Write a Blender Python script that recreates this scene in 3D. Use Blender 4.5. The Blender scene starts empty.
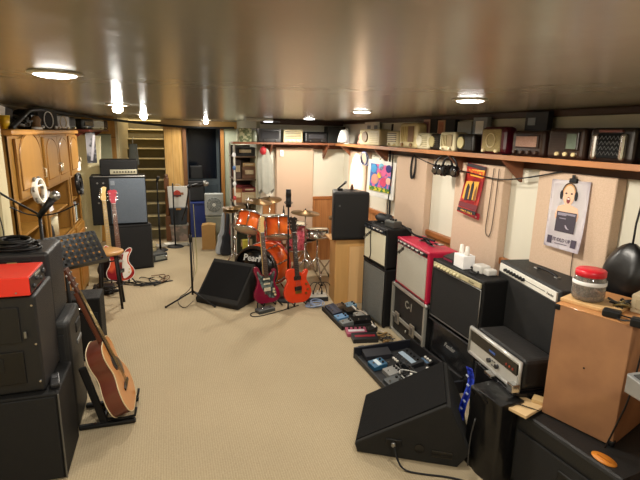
import bpy, bmesh, math, random
from mathutils import Vector, Matrix, Euler
random.seed(7)
PI = math.pi
SC = bpy.context.scene
COL = SC.collection

# ------------------------------------------------------------------ materials
def lin(c):
    c /= 255.0
    return c / 12.92 if c <= 0.04045 else ((c + 0.055) / 1.055) ** 2.4
def rgb(h):
    return (lin(int(h[0:2], 16)), lin(int(h[2:4], 16)), lin(int(h[4:6], 16)), 1.0)
_m = {}
def mat(h, rough=0.6, metal=0.0, var=0.12, scale=18.0, bump=0.0, bscale=120.0, coat=0.0, emit=0.0, alpha=1.0, trans=0.0, stretch=(1, 1, 1), spec=0.5):
    key = (h, rough, metal, var, scale, bump, bscale, coat, emit, alpha, trans, stretch, spec)
    if key in _m: return _m[key]
    m = bpy.data.materials.new('m_%s_%d' % (h, len(_m)))
    m.use_nodes = True
    nt = m.node_tree; N = nt.nodes; L = nt.links
    b = N['Principled BSDF']
    b.inputs['Roughness'].default_value = rough
    b.inputs['Metallic'].default_value = metal
    b.inputs['Specular IOR Level'].default_value = spec
    b.inputs['Coat Weight'].default_value = coat
    b.inputs['Alpha'].default_value = alpha
    b.inputs['Transmission Weight'].default_value = trans
    c = rgb(h)
    tc = N.new('ShaderNodeTexCoord'); mp = N.new('ShaderNodeMapping')
    mp.inputs['Scale'].default_value = stretch
    L.new(tc.outputs['Object'], mp.inputs['Vector'])
    if var > 0:
        n = N.new('ShaderNodeTexNoise'); n.inputs['Scale'].default_value = scale; n.inputs['Detail'].default_value = 4
        L.new(mp.outputs['Vector'], n.inputs['Vector'])
        mx = N.new('ShaderNodeMix'); mx.data_type = 'RGBA'
        L.new(n.outputs['Fac'], mx.inputs[0])
        mx.inputs[6].default_value = (c[0]*(1-var), c[1]*(1-var), c[2]*(1-var), 1)
        mx.inputs[7].default_value = (min(1, c[0]*(1+var)), min(1, c[1]*(1+var)), min(1, c[2]*(1+var)), 1)
        L.new(mx.outputs[2], b.inputs['Base Color'])
    else:
        b.inputs['Base Color'].default_value = c
    if bump > 0:
        n2 = N.new('ShaderNodeTexNoise'); n2.inputs['Scale'].default_value = bscale; n2.inputs['Detail'].default_value = 3
        L.new(mp.outputs['Vector'], n2.inputs['Vector'])
        bp = N.new('ShaderNodeBump'); bp.inputs['Strength'].default_value = bump; bp.inputs['Distance'].default_value = 0.01
        L.new(n2.outputs['Fac'], bp.inputs['Height']); L.new(bp.outputs['Normal'], b.inputs['Normal'])
    if emit > 0:
        b.inputs['Emission Color'].default_value = c; b.inputs['Emission Strength'].default_value = emit
    _m[key] = m
    return m
def wood(h, rough=0.45, var=0.3, along='z', coat=0.1):
    s = {'x': (0.12, 1, 1), 'y': (1, 0.12, 1), 'z': (1, 1, 0.12)}[along]
    return mat(h, rough, var=var, scale=22, stretch=s, coat=coat)
def two(h1, h2, kind, scale, rough=0.6, axis=None, stretch=(1, 1, 1), lo=0.45, hi=0.55, bump=0.0, coat=0.0, det=2):
    key = (h1, h2, kind, scale, rough, stretch, lo, hi, bump, coat, axis)
    if key in _m: return _m[key]
    m = bpy.data.materials.new('m2_%s_%d' % (h1, len(_m))); m.use_nodes = True
    nt = m.node_tree; N = nt.nodes; L = nt.links; b = N['Principled BSDF']
    b.inputs['Roughness'].default_value = rough; b.inputs['Coat Weight'].default_value = coat
    tc = N.new('ShaderNodeTexCoord'); mp = N.new('ShaderNodeMapping'); mp.inputs['Scale'].default_value = stretch
    L.new(tc.outputs['Object'], mp.inputs['Vector'])
    if kind == 'wave':
        t = N.new('ShaderNodeTexWave'); t.bands_direction = axis; t.inputs['Scale'].default_value = scale; t.inputs['Distortion'].default_value = 0.4
        out = t.outputs['Fac']
    elif kind == 'voronoi':
        t = N.new('ShaderNodeTexVoronoi'); t.inputs['Scale'].default_value = scale; out = t.outputs['Distance']
    else:
        t = N.new('ShaderNodeTexNoise'); t.inputs['Scale'].default_value = scale; t.inputs['Detail'].default_value = det; out = t.outputs['Fac']
    L.new(mp.outputs['Vector'], t.inputs['Vector'])
    r = N.new('ShaderNodeValToRGB'); r.color_ramp.elements[0].position = lo; r.color_ramp.elements[1].position = hi
    r.color_ramp.elements[0].color = rgb(h1); r.color_ramp.elements[1].color = rgb(h2)
    L.new(out, r.inputs['Fac']); L.new(r.outputs['Color'], b.inputs['Base Color'])
    if bump:
        bp = N.new('ShaderNodeBump'); bp.inputs['Strength'].default_value = bump; bp.inputs['Distance'].default_value = 0.004
        L.new(out, bp.inputs['Height']); L.new(bp.outputs['Normal'], b.inputs['Normal'])
    _m[key] = m
    return m

TOLEX = mat('0d0d0e', 0.6, bump=0.3, bscale=400, spec=.3)
BLACK = mat('0e0e10', 0.5, spec=.35)
BLACKG = mat('0e0e10', 0.25, coat=0.3)
CLOTH = mat('121213', 0.95, spec=.2, bump=0.5, bscale=500, var=0.2, scale=60)
CARPETBK = mat('1b1a18', 0.9, bump=0.5, bscale=250, var=0.55, scale=9)
VINYL = mat('161618', 0.24, bump=0.3, bscale=12, var=0.2)
CHROME = mat('c8c8c8', 0.18, 1.0, var=0.03)
STEEL = mat('9a9a98', 0.35, 0.9, var=0.05)
WHITE = mat('e8e4dc', 0.5, var=0.04)
IVORY = mat('d9cfae', 0.45, var=0.08)
CREAMP = mat('cfc39a', 0.4, var=0.08)
GREYG = two('5e615e', '6f7270', 'noise', 260, 0.85)
SILVERG = two('9f9c90', 'b5b2a6', 'noise', 320, 0.8)
CREAMG = two('c9c4ab', 'd8d4be', 'noise', 320, 0.85)
DARKG = two('090909', '171718', 'noise', 420, 0.85)
RED = mat('b4163c', 0.45, bump=0.2, bscale=400)
REDP = mat('d43022', 0.4, var=0.05)
PANEL = two('c0a68f', 'cbb29b', 'noise', 140, 0.95, lo=0.35, hi=0.65)
PANELB = two('e4dab4', 'ece2c0', 'noise', 140, 0.95, lo=0.35, hi=0.65)
SHELFW = wood('7a4a30', along='y')
SHELFX = wood('7a4a30', along='x')
OAK = wood('9a6e2e', 0.38, 0.2)
OAKD = wood('8a5a28', 0.4, 0.2)
MAPLE = wood('d8b878', 0.35, 0.1)
ROSEW = wood('4a2c1c', 0.5, 0.3)
RUBBER = mat('0b0b0b', 0.7)

# ------------------------------------------------------------------ mesh builder
class MB:
    def __init__(s): s.bm = bmesh.new()
    def _xf(s, vs, M):
        bmesh.ops.transform(s.bm, matrix=M, verts=vs)
    def box(s, c, d, bev=0.0, rot=(0, 0, 0), seg=2):
        r = bmesh.ops.create_cube(s.bm, size=1.0)
        vs = r['verts']
        s._xf(vs, Matrix.Diagonal((d[0], d[1], d[2], 1)))
        if bev > 0:
            es = list({e for v in vs for e in v.link_edges})
            q = bmesh.ops.bevel(s.bm, geom=es, offset=bev, segments=seg, affect='EDGES', profile=0.5, clamp_overlap=True)
            vs = list({v for f in q['faces'] for v in f.verts} | {v for v in vs if v.is_valid})
        s._xf(vs, Matrix.Translation(c) @ Euler(rot).to_matrix().to_4x4())
        return s
    def b2(s, lo, hi, bev=0.0, seg=2):
        return s.box([(a+b)/2 for a, b in zip(lo, hi)], [b-a for a, b in zip(lo, hi)], bev, seg=seg)
    def cyl(s, p0, p1, r0, r1=None, seg=20, caps=True):
        p0 = Vector(p0); p1 = Vector(p1); r1 = r0 if r1 is None else r1
        d = p1 - p0
        r = bmesh.ops.create_cone(s.bm, cap_ends=caps, cap_tris=False, segments=seg, radius1=r0, radius2=r1, depth=d.length)
        q = Vector((0, 0, 1)).rotation_difference(d.normalized()).to_matrix().to_4x4()
        s._xf(r['verts'], Matrix.Translation((p0+p1)/2) @ q)
        for f in {f for v in r['verts'] for f in v.link_faces}:
            if len(f.verts) == 4: f.smooth = True
        return s
    def sph(s, c, r, seg=16, rot=(0, 0, 0)):
        if not hasattr(r, '__len__'): r = (r, r, r)
        q = bmesh.ops.create_uvsphere(s.bm, u_segments=seg, v_segments=max(6, seg//2), radius=1.0)
        s._xf(q['verts'], Matrix.Translation(c) @ Euler(rot).to_matrix().to_4x4() @ Matrix.Diagonal((r[0], r[1], r[2], 1)))
        for f in {f for v in q['verts'] for f in v.link_faces}: f.smooth = True
        return s
    def tube(s, pts, r, seg=8, smooth=0):
        pts = [Vector(p) for p in pts]
        for _ in range(smooth):
            n = [pts[0]]
            for a, b in zip(pts, pts[1:]): n += [a.lerp(b, .25), a.lerp(b, .75)]
            n.append(pts[-1]); pts = n
        rr = r if hasattr(r, '__len__') else [r]*len(pts)
        if len(rr) != len(pts): rr = [rr[int(i*(len(rr)-1)/(len(pts)-1))] for i in range(len(pts))]
        rings = []; up = None
        for i, p in enumerate(pts):
            t = (pts[min(i+1, len(pts)-1)] - pts[max(i-1, 0)])
            if t.length < 1e-9: t = Vector((0, 0, 1))
            t.normalize()
            if up is None: up = t.orthogonal().normalized()
            up = (up - t*up.dot(t))
            if up.length < 1e-6: up = t.orthogonal()
            up.normalize(); w = t.cross(up)
            rings.append([s.bm.verts.new(p + (up*math.cos(2*PI*k/seg) + w*math.sin(2*PI*k/seg))*rr[i]) for k in range(seg)])
        for a, b in zip(rings, rings[1:]):
            for k in range(seg):
                f = s.bm.faces.new((a[k], a[(k+1) % seg], b[(k+1) % seg], b[k])); f.smooth = True
        s.bm.faces.new(rings[0][::-1]); s.bm.faces.new(rings[-1])
        return s
    def prism(s, poly, a, b, axis='y', bev=0.0, M=None, seg=2):
        """poly: 2-D outline; axis x: (y,z), y: (x,z), z: (x,y)."""
        def pt(u, v, w): return {'x': (w, u, v), 'y': (u, w, v), 'z': (u, v, w)}[axis]
        v0 = [s.bm.verts.new(pt(u, v, a)) for u, v in poly]; v1 = [s.bm.verts.new(pt(u, v, b)) for u, v in poly]
        n = len(poly)
        f0 = s.bm.faces.new(v0[::-1]); f1 = s.bm.faces.new(v1)
        fs = [f0, f1]
        for i in range(n): fs.append(s.bm.faces.new((v0[i], v0[(i+1) % n], v1[(i+1) % n], v1[i])))
        bmesh.ops.recalc_face_normals(s.bm, faces=fs)
        vs = v0 + v1
        if bev > 0:
            es = list(set(f0.edges) | set(f1.edges))
            q = bmesh.ops.bevel(s.bm, geom=es, offset=bev, segments=seg, affect='EDGES', profile=0.5, clamp_overlap=True)
            vs = list({v for f in q['faces'] for v in f.verts} | {v for f in fs if f.is_valid for v in f.verts})
        if M is not None: s._xf(vs, M)
        return s
    def lathe(s, prof, seg=28, M=None):
        rings = []; vs = []
        for r, z in prof:
            ring = [s.bm.verts.new((r*math.cos(2*PI*k/seg), r*math.sin(2*PI*k/seg), z)) for k in range(seg)] if r > 1e-6 else [s.bm.verts.new((0, 0, z))]
            rings.append(ring); vs += ring
        for a, b in zip(rings, rings[1:]):
            for k in range(seg):
                j = (k+1) % seg
                if len(a) == 1 and len(b) == 1: continue
                if len(a) == 1: f = s.bm.faces.new((a[0], b[j], b[k]))
                elif len(b) == 1: f = s.bm.faces.new((a[k], a[j], b[0]))
                else: f = s.bm.faces.new((a[k], a[j], b[j], b[k]))
                f.smooth = True
        if M is not None: s._xf(vs, M)
        return s
    def ring(s, c, R, r, M=None, seg=28, k=8, sy=1.0):
        pts = [(R*math.cos(2*PI*i/seg), R*sy*math.sin(2*PI*i/seg), 0) for i in range(seg+1)]
        M = Matrix.Translation(c) @ (M or Matrix())
        return s.tube([M @ Vector(p) for p in pts], r, k)
    def grid(s, fn, nu, nv, thick=0.0):
        g = [[s.bm.verts.new(fn(i/nu, j/nv)) for j in range(nv+1)] for i in range(nu+1)]
        fs = []
        for i in range(nu):
            for j in range(nv):
                f = s.bm.faces.new((g[i][j], g[i+1][j], g[i+1][j+1], g[i][j+1])); f.smooth = True; fs.append(f)
        if thick: bmesh.ops.solidify(s.bm, geom=fs, thickness=thick)
        return s
    def build(s, name, m, parent=None):
        me = bpy.data.meshes.new(name); s.bm.normal_update(); s.bm.to_mesh(me); s.bm.free()
        o = bpy.data.objects.new(name, me); COL.objects.link(o)
        me.materials.append(m)
        if parent is not None: o.parent = parent
        return o
def RX(a): return Matrix.Rotation(a, 4, 'X')
def RY(a): return Matrix.Rotation(a, 4, 'Y')
def RZ(a): return Matrix.Rotation(a, 4, 'Z')
def T(*a): return Matrix.Translation(a)
def R(d): return math.radians(d)
def bx(c, d, bev=0.0, rot=(0, 0, 0)): return MB().box(c, d, bev, rot)
def b2(lo, hi, bev=0.0): return MB().b2(lo, hi, bev)
def spline(pts, n=4, closed=True):
    """Catmull-Rom through 2-D points."""
    out = []; k = len(pts)
    for i in range(k if closed else k-1):
        p = [pts[(i+j-1) % k] if closed else pts[min(max(i+j-1, 0), k-1)] for j in range(4)]
        for t in range(n):
            t /= n
            out.append(tuple(0.5*((2*p[1][a]) + (-p[0][a]+p[2][a])*t + (2*p[0][a]-5*p[1][a]+4*p[2][a]-p[3][a])*t*t + (-p[0][a]+3*p[1][a]-3*p[2][a]+p[3][a])*t**3) for a in (0, 1)))
    if not closed: out.append(pts[-1])
    return out

def thing(name, label, cat, loc=(0, 0, 0), rotz=0.0, group=None, tilt=0.0, tilty=0.0):
    o = bpy.data.objects.new(name, None); COL.objects.link(o); o.empty_display_size = 0.05
    o.location = loc; o.rotation_euler = (R(tilt), R(tilty), R(rotz))
    o['label'] = label; o['category'] = cat
    if group: o['group'] = group
    return o
def tag(o, label, cat, group=None, kind=None):
    o['label'] = label; o['category'] = cat
    if group: o['group'] = group
    if kind: o['kind'] = kind
    return o
def struct(o):
    o['kind'] = 'structure'; return o
def lettering(body, size, m, parent, loc, rot=(PI/2, 0, 0), shear=0.0, align='CENTER', name='lettering', depth=0.0006, sx=1.0, bold=0.0):
    cu = bpy.data.curves.new('t', 'FONT'); cu.body = body; cu.size = size; cu.shear = shear; cu.align_x = align; cu.align_y = 'CENTER'
    cu.extrude = depth; cu.offset = bold; cu.resolution_u = 2
    tmp = bpy.data.objects.new('t', cu); COL.objects.link(tmp)
    dg = bpy.context.evaluated_depsgraph_get()
    me = bpy.data.meshes.new_from_object(tmp.evaluated_get(dg))
    bpy.data.objects.remove(tmp); bpy.data.curves.remove(cu)
    me.materials.clear(); me.materials.append(m); me.name = name
    o = bpy.data.objects.new(name, me); COL.objects.link(o); o.parent = parent
    o.location = loc; o.rotation_euler = rot; o.scale = (sx, 1, 1)
    return o
def kids(o): return [c for c in bpy.data.objects if c.parent == o]
def dup(root, loc, rotz=None, label=None, group=None, scale=None):
    r = root.copy(); COL.objects.link(r); r.location = loc
    if rotz is not None: r.rotation_euler = (root.rotation_euler[0], root.rotation_euler[1], R(rotz))
    if label: r['label'] = label
    if group: r['group'] = group
    if scale: r.scale = scale
    for ch in kids(root):
        c = ch.copy(); COL.objects.link(c); c.parent = r
        for g in kids(ch):
            d = g.copy(); COL.objects.link(d); d.parent = c
    return r

# ------------------------------------------------------------------ camera
cam = bpy.data.cameras.new('camera'); co = bpy.data.objects.new('camera', cam); COL.objects.link(co)
_f, _vp, _roll = 470.0, (165.0, 131.0), R(1.2)
d = Vector(((_vp[0]-320)/_f, -(_vp[1]-240)/_f, 1.0)).normalized()
u0 = Vector((math.sin(_roll), math.cos(_roll), 0)); u = (u0 + Vector((0, 0, -(u0.dot(d))/d.z))).normalized()
x = -(d.cross(u))
M3 = Matrix((x, d, u))                      # world = M3 @ (right, up, forward)
cr, cu_, cf = M3.col[0], M3.col[1], M3.col[2]
Mc = Matrix(((cr[0], cu_[0], -cf[0], 0), (cr[1], cu_[1], -cf[1], 0), (cr[2], cu_[2], -cf[2], 0), (0, 0, 0, 1)))
co.matrix_world = Matrix.Translation((0, 0, 1.87)) @ Mc
cam.sensor_fit = 'HORIZONTAL'; cam.sensor_width = 36.0; cam.lens = 36.0*_f/640.0; cam.clip_start = 0.02
SC.camera = co

# ------------------------------------------------------------------ room shell
H = 2.06
def carpet():
    m = bpy.data.materials.new('carpet'); m.use_nodes = True
    nt = m.node_tree; N = nt.nodes; L = nt.links; b = N['Principled BSDF']; b.inputs['Roughness'].default_value = 0.95
    b.inputs['Specular IOR Level'].default_value = 0.1
    tc = N.new('ShaderNodeTexCoord')
    w = N.new('ShaderNodeTexWave'); w.bands_direction = 'X'; w.inputs['Scale'].default_value = 22; w.inputs['Distortion'].default_value = 1.2; w.inputs['Detail'].default_value = 2; w.inputs['Detail Scale'].default_value = 3
    n = N.new('ShaderNodeTexNoise'); n.inputs['Scale'].default_value = 90; n.inputs['Detail'].default_value = 4
    n2 = N.new('ShaderNodeTexNoise'); n2.inputs['Scale'].default_value = 1.6; n2.inputs['Detail'].default_value = 3
    for t in (w, n, n2): L.new(tc.outputs['Object'], t.inputs['Vector'])
    a = N.new('ShaderNodeMath'); a.operation = 'MULTIPLY'; a.inputs[1].default_value = 0.3; L.new(w.outputs['Fac'], a.inputs[0])
    a2 = N.new('ShaderNodeMath'); a2.operation = 'ADD'; L.new(a.outputs[0], a2.inputs[0]); L.new(n.outputs['Fac'], a2.inputs[1])
    r = N.new('ShaderNodeValToRGB'); r.color_ramp.elements[0].position = 0.3; r.color_ramp.elements[1].position = 1.1
    r.color_ramp.elements[0].color = rgb('ae9d80'); r.color_ramp.elements[1].color = rgb('c8b89a')
    L.new(a2.outputs[0], r.inputs['Fac'])
    mx = N.new('ShaderNodeMix'); mx.data_type = 'RGBA'; mx.blend_type = 'MULTIPLY'; mx.inputs[0].default_value = 0.25
    L.new(r.outputs['Color'], mx.inputs[6]); L.new(n2.outputs['Color'], mx.inputs[7]); 
    g = N.new('ShaderNodeRGBToBW'); L.new(n2.outputs['Color'], g.inputs[0]); L.new(g.outputs[0], mx.inputs[7])
    L.new(mx.outputs[2], b.inputs['Base Color'])
    bp = N.new('ShaderNodeBump'); bp.inputs['Strength'].default_value = 0.5; bp.inputs['Distance'].default_value = 0.005
    L.new(a2.outputs[0], bp.inputs['Height']); L.new(bp.outputs['Normal'], b.inputs['Normal'])
    return m
def ceiling_paint():
    m = bpy.data.materials.new('ceiling_paint'); m.use_nodes = True
    nt = m.node_tree; N = nt.nodes; L = nt.links; b = N['Principled BSDF']
    b.inputs['Base Color'].default_value = rgb('8d897c'); b.inputs['Roughness'].default_value = 0.24; b.inputs['Specular IOR Level'].default_value = 0.5
    tc = N.new('ShaderNodeTexCoord'); n = N.new('ShaderNodeTexNoise'); n.inputs['Scale'].default_value = 5; n.inputs['Detail'].default_value = 3
    L.new(tc.outputs['Object'], n.inputs['Vector'])
    bp = N.new('ShaderNodeBump'); bp.inputs['Strength'].default_value = 0.12; bp.inputs['Distance'].default_value = 0.02
    L.new(n.outputs['Fac'], bp.inputs['Height']); L.new(bp.outputs['Normal'], b.inputs['Normal'])
    return m
def planks(h1, h2, axis, scale):
    m = bpy.data.materials.new('knotty_pine'); m.use_nodes = True
    nt = m.node_tree; N = nt.nodes; L = nt.links; b = N['Principled BSDF']; b.inputs['Roughness'].default_value = 0.4
    tc = N.new('ShaderNodeTexCoord'); mp = N.new('ShaderNodeMapping'); mp.inputs['Scale'].default_value = (1, 1, 0.12)
    w = N.new('ShaderNodeTexWave'); w.bands_direction = axis; w.inputs['Scale'].default_value = scale; w.wave_profile = 'SAW'
    L.new(tc.outputs['Object'], w.inputs['Vector']); L.new(tc.outputs['Object'], mp.inputs['Vector'])
    n = N.new('ShaderNodeTexNoise'); n.inputs['Scale'].default_value = 25; n.inputs['Detail'].default_value = 4; L.new(mp.outputs['Vector'], n.inputs['Vector'])
    r = N.new('ShaderNodeValToRGB'); r.color_ramp.elements[0].color = rgb(h1); r.color_ramp.elements[1].color = rgb(h2); r.color_ramp.elements[0].position = .3; r.color_ramp.elements[1].position = .7
    L.new(n.outputs['Fac'], r.inputs['Fac'])
    r2 = N.new('ShaderNodeValToRGB'); r2.color_ramp.elements[0].color = (0.35, 0.35, 0.35, 1); r2.color_ramp.elements[1].color = (1, 1, 1, 1); r2.color_ramp.elements[1].position = 0.06
    L.new(w.outputs['Fac'], r2.inputs['Fac'])
    mx = N.new('ShaderNodeMix'); mx.data_type = 'RGBA'; mx.blend_type = 'MULTIPLY'; mx.inputs[0].default_value = 1
    L.new(r.outputs['Color'], mx.inputs[6]); L.new(r2.outputs['Color'], mx.inputs[7]); L.new(mx.outputs[2], b.inputs['Base Color'])
    return m
WALLW = mat('d6d2c2', 0.7, var=0.04, scale=3)
WALLL = mat('cfc39d', 0.75, var=0.05, scale=3)
PINE = planks('a06a3c', 'b98250', 'X', 3.2); PINEY = planks('a06a3c', 'b98250', 'Y', 3.2); PINEX = planks('b98c48', 'd0a865', 'X', 3.0)
def S(name, lo, hi, m, bev=0.0): return struct(b2(lo, hi, bev).build(name, m))
S('floor', (-1.7, -1.8, -0.1), (3.0, 11.9, 0.0), carpet())
S('ceiling', (-1.5, -1.8, H), (2.7, 8.62, H+0.08), ceiling_paint())
S('wall_right', (2.5, -1.8, 0), (2.6, 6.7, H), WALLW)
S('wall_left', (-1.4, -1.8, 0), (-1.3, 8.7, H), WALLL)
S('wall_left_pier', (-1.3, 3.40, 0), (-1.0, 3.56, H), WALLL)
S('wall_front', (-1.4, -1.8, 0), (2.6, -1.7, H), WALLW)
S('wall_back', (1.25, 6.6, 0), (2.5, 6.7, H), WALLW)
S('wall_back_return', (1.2, 6.6, 0), (1.28, 8.7, H), mat('a9a893', 0.7))
S('wall_rear_right', (0.97, 8.6, 0), (1.25, 8.7, H), mat('9aa08e', 0.7))
S('wall_rear_left', (-1.3, 8.6, 0), (-0.74, 8.7, H), planks('c08a3e', 'd6a354', 'Z', 0.9))
S('wall_rear_middle', (-0.02, 8.6, 0), (0.30, 8.7, H), PINEX)
S('trim_header', (-0.06, 8.52, 1.93), (1.22, 8.6, 2.05), wood('b08a50', along='x'))
S('wainscot_right', (2.475, -1.7, 0), (2.5, 6.6, 0.90), PINEY)
S('trim_wainscot_right', (2.455, -1.7, 0.90), (2.5, 6.6, 0.955), wood('9c6030', along='y'), 0.008)
S('wainscot_back', (1.28, 6.575, 0), (2.475, 6.6, 0.93), PINE)
S('trim_wainscot_back', (1.28, 6.56, 0.93), (2.455, 6.6, 0.975), wood('9c6030', along='x'), 0.008)
S('trim_cornice_right', (2.46, -1.7, 2.015), (2.5, 6.6, H), wood('3c2416', along='y'), 0.006)
S('trim_cornice_back', (1.25, 6.56, 1.99), (2.46, 6.6, H), wood('3c2416', along='x'), 0.006)
S('trim_cornice_left', (-1.3, 3.56, 1.985), (-1.27, 8.6, H), wood('b9a070', along='y'))
S('baseboard_right', (2.462, -1.7, 0), (2.475, 6.575, 0.09), wood('7a4a28', along='y'))
# doorway and the dark room behind it
S('trim_door_left', (0.28, 8.57, 0), (0.34, 8.62, 1.95), wood('6b4420'))
S('trim_door_right', (0.92, 8.57, 0), (0.98, 8.62, 1.95), wood('9a6a34'))
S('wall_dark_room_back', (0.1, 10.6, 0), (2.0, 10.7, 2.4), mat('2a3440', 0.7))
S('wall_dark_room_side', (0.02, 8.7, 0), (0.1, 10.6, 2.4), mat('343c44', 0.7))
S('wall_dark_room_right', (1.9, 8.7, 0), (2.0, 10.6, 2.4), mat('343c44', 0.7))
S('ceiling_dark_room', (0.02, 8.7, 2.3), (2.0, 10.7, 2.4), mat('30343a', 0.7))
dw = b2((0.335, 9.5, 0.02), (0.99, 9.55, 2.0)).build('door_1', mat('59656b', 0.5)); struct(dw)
b2((0.40, 9.485, 0.98), (0.93, 9.5, 1.92)).build('pane', mat('141a24', 0.15), dw)
b2((0.38, 9.49, 0.18), (0.95, 9.5, 0.86), 0.004).build('panel', mat('4a565d', 0.5), dw)
MB().sph((0.385, 9.465, 0.95), 0.028).cyl((0.385, 9.47, 0.95), (0.385, 9.5, 0.95), 0.012).build('handle', STEEL, dw)
b2((0.30, 8.63, 0.02), (0.335, 9.5, 2.0)).build('jamb', mat('2a2622', 0.5), dw)
# stairs
st = thing('staircase', 'brown carpeted basement staircase with pale nosings going up beyond the amplifier stack', 'stairs', (0, 8.62, 0))
st['kind'] = 'structure'
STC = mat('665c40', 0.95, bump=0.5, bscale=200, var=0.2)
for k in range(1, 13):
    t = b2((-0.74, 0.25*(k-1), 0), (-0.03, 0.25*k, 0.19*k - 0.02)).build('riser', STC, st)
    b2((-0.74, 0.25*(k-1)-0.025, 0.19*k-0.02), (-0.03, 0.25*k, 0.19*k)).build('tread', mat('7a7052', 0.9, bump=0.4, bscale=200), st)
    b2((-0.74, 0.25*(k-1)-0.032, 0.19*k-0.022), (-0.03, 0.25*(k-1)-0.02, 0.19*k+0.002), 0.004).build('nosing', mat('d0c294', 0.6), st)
MB().b2((-0.78, -0.05, 0), (-0.735, 0.0, H)).build('corner_trim', mat('d8c9a0', 0.5), st)
S('wall_stair_left', (-0.84, 8.7, 0), (-0.74, 11.8, 3.6), mat('a49a78', 0.6))
S('wall_stair_right', (-0.03, 8.7, 0), (0.02, 11.8, 3.6), mat('8f8058', .6))
S('wall_stair_back', (-0.84, 11.7, 0), (0.02, 11.8, 3.6), mat('8a7a58', 0.7))
np_ = thing('newel_post', 'turned dark wooden newel post at foot of the staircase', 'post', (-0.02, 8.45, 0))
MB().box((0, 0, 0.22), (0.085, 0.085, 0.44), 0.006).lathe([(0.03, .44), (0.042, .5), (0.025, .56), (0.038, .7), (0.028, .85), (0.04, .92)], 16).box((0, 0, 1.0), (0.08, 0.08, 0.18), 0.006).build('post', wood('6a3f1c'), np_)
MB().lathe([(0.0, 1.16), (0.028, 1.15), (0.036, 1.125), (0.026, 1.1), (0.045, 1.09), (0.045, 1.08), (0, 1.08)], 16).build('finial', wood('5a3416'), np_)

# ------------------------------------------------------------------ ceiling lamps
def ceiling_lamp(x, y, label, w, color=(1.0, 0.925, 0.80), bulb=False, spot=174):
    t = thing('ceiling_lamp', label, 'lamp', (x, y, H), 0, 'ceiling downlights')
    MB().lathe([(0.062, -0.001), (0.085, -0.001), (0.088, -0.006), (0.062, -0.012), (0.060, -0.004), (0.062, -0.001)], 28).build('trim_ring', mat('d9d2c2', 0.35), t)
    em = bpy.data.materials.get('lamp_glow')
    if em is None:
        em = bpy.data.materials.new('lamp_glow'); em.use_nodes = True
        b = em.node_tree.nodes['Principled BSDF']; b.inputs['Base Color'].default_value = (1, .95, .85, 1)
        b.inputs['Emission Color'].default_value = (1, 0.97, 0.9, 1); b.inputs['Emission Strength'].default_value = 18
    if bulb:
        e2 = bpy.data.materials.get('bulb_glow')
        if e2 is None:
            e2 = em.copy(); e2.name = 'bulb_glow'; e2.node_tree.nodes['Principled BSDF'].inputs['Emission Strength'].default_value = 80
        MB().sph((0, 0, -0.034), (0.036, 0.036, 0.032), 16).build('bulb', e2, t)
    else: MB().lathe([(0, -.019), (.045, -.018), (.066, -.0125), (.066, -.008), (0, -.008)], 28).build('lens', em, t)
    l = bpy.data.lights.new('lamp_light', 'SPOT'); l.energy = w; l.color = color; l.spot_size = R(spot); l.spot_blend = 0.25; l.shadow_soft_size = 0.06
    lo = bpy.data.objects.new('lamp_light', l); COL.objects.link(lo); lo.parent = t; lo.location = (0, 0, -0.075)
    return t
WL = 47
ceiling_lamp(-0.35, 1.90, 'recessed ceiling lamp over the guitar stand at the left, nearest one', WL)
ceiling_lamp(1.48, 2.13, 'recessed ceiling lamp above the row of amplifiers, nearest one on that side', WL)
ceiling_lamp(1.52, 3.64, 'recessed ceiling lamp in front of the big cream radio', WL)
ceiling_lamp(1.68, 5.66, 'recessed ceiling lamp over the drum kit', WL*1.5)
ceiling_lamp(-0.33, 3.95, 'bright ceiling bulb in the left row, above the wooden cabinets', WL*.9, bulb=True)
ceiling_lamp(-0.23, 6.08, 'bright ceiling bulb in front of the staircase', WL*1.7, bulb=True)
ceiling_lamp(0.64, 8.05, 'bright ceiling bulb just before the dark doorway', WL*1.1, bulb=True)
w = bpy.data.worlds.new('world'); SC.world = w; w.use_nodes = True
w.node_tree.nodes['Background'].inputs['Color'].default_value = (0.9, 0.8, 0.65, 1); w.node_tree.nodes['Background'].inputs['Strength'].default_value = 0.02
def plain_light(kind, loc, energy, color=(1, .86, .68), size=0.1, rot=None, spot=60):
    l = bpy.data.lights.new('room_light', kind); l.energy = energy; l.color = color
    if kind == 'SPOT': l.spot_size = R(spot); l.spot_blend = .5; l.shadow_soft_size = size
    elif kind == 'AREA': l.size = size
    else: l.shadow_soft_size = size
    o = bpy.data.objects.new('room_light', l); COL.objects.link(o); o.location = loc
    if rot: o.rotation_euler = rot
    return o
for lx, ly in ((1.2, .2), (-.4, 0)): plain_light('SPOT', (lx, ly, 1.98), WL, (1, .925, .80), .06, (0, 0, 0), 172)     # room lamps out of frame
plain_light('POINT', (-0.4, 10.3, 3.2), 170, size=0.1)  # unseen light added up the stairwell to brighten the stairs
plain_light('POINT', (1.5, 9.9, 2.1), 8, (.75, .85, 1), size=0.1)     # unseen weak bluish light in the dark room behind the doorway
SC.view_settings.view_transform = 'Standard'
SC.view_settings.exposure = 0.0

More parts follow.
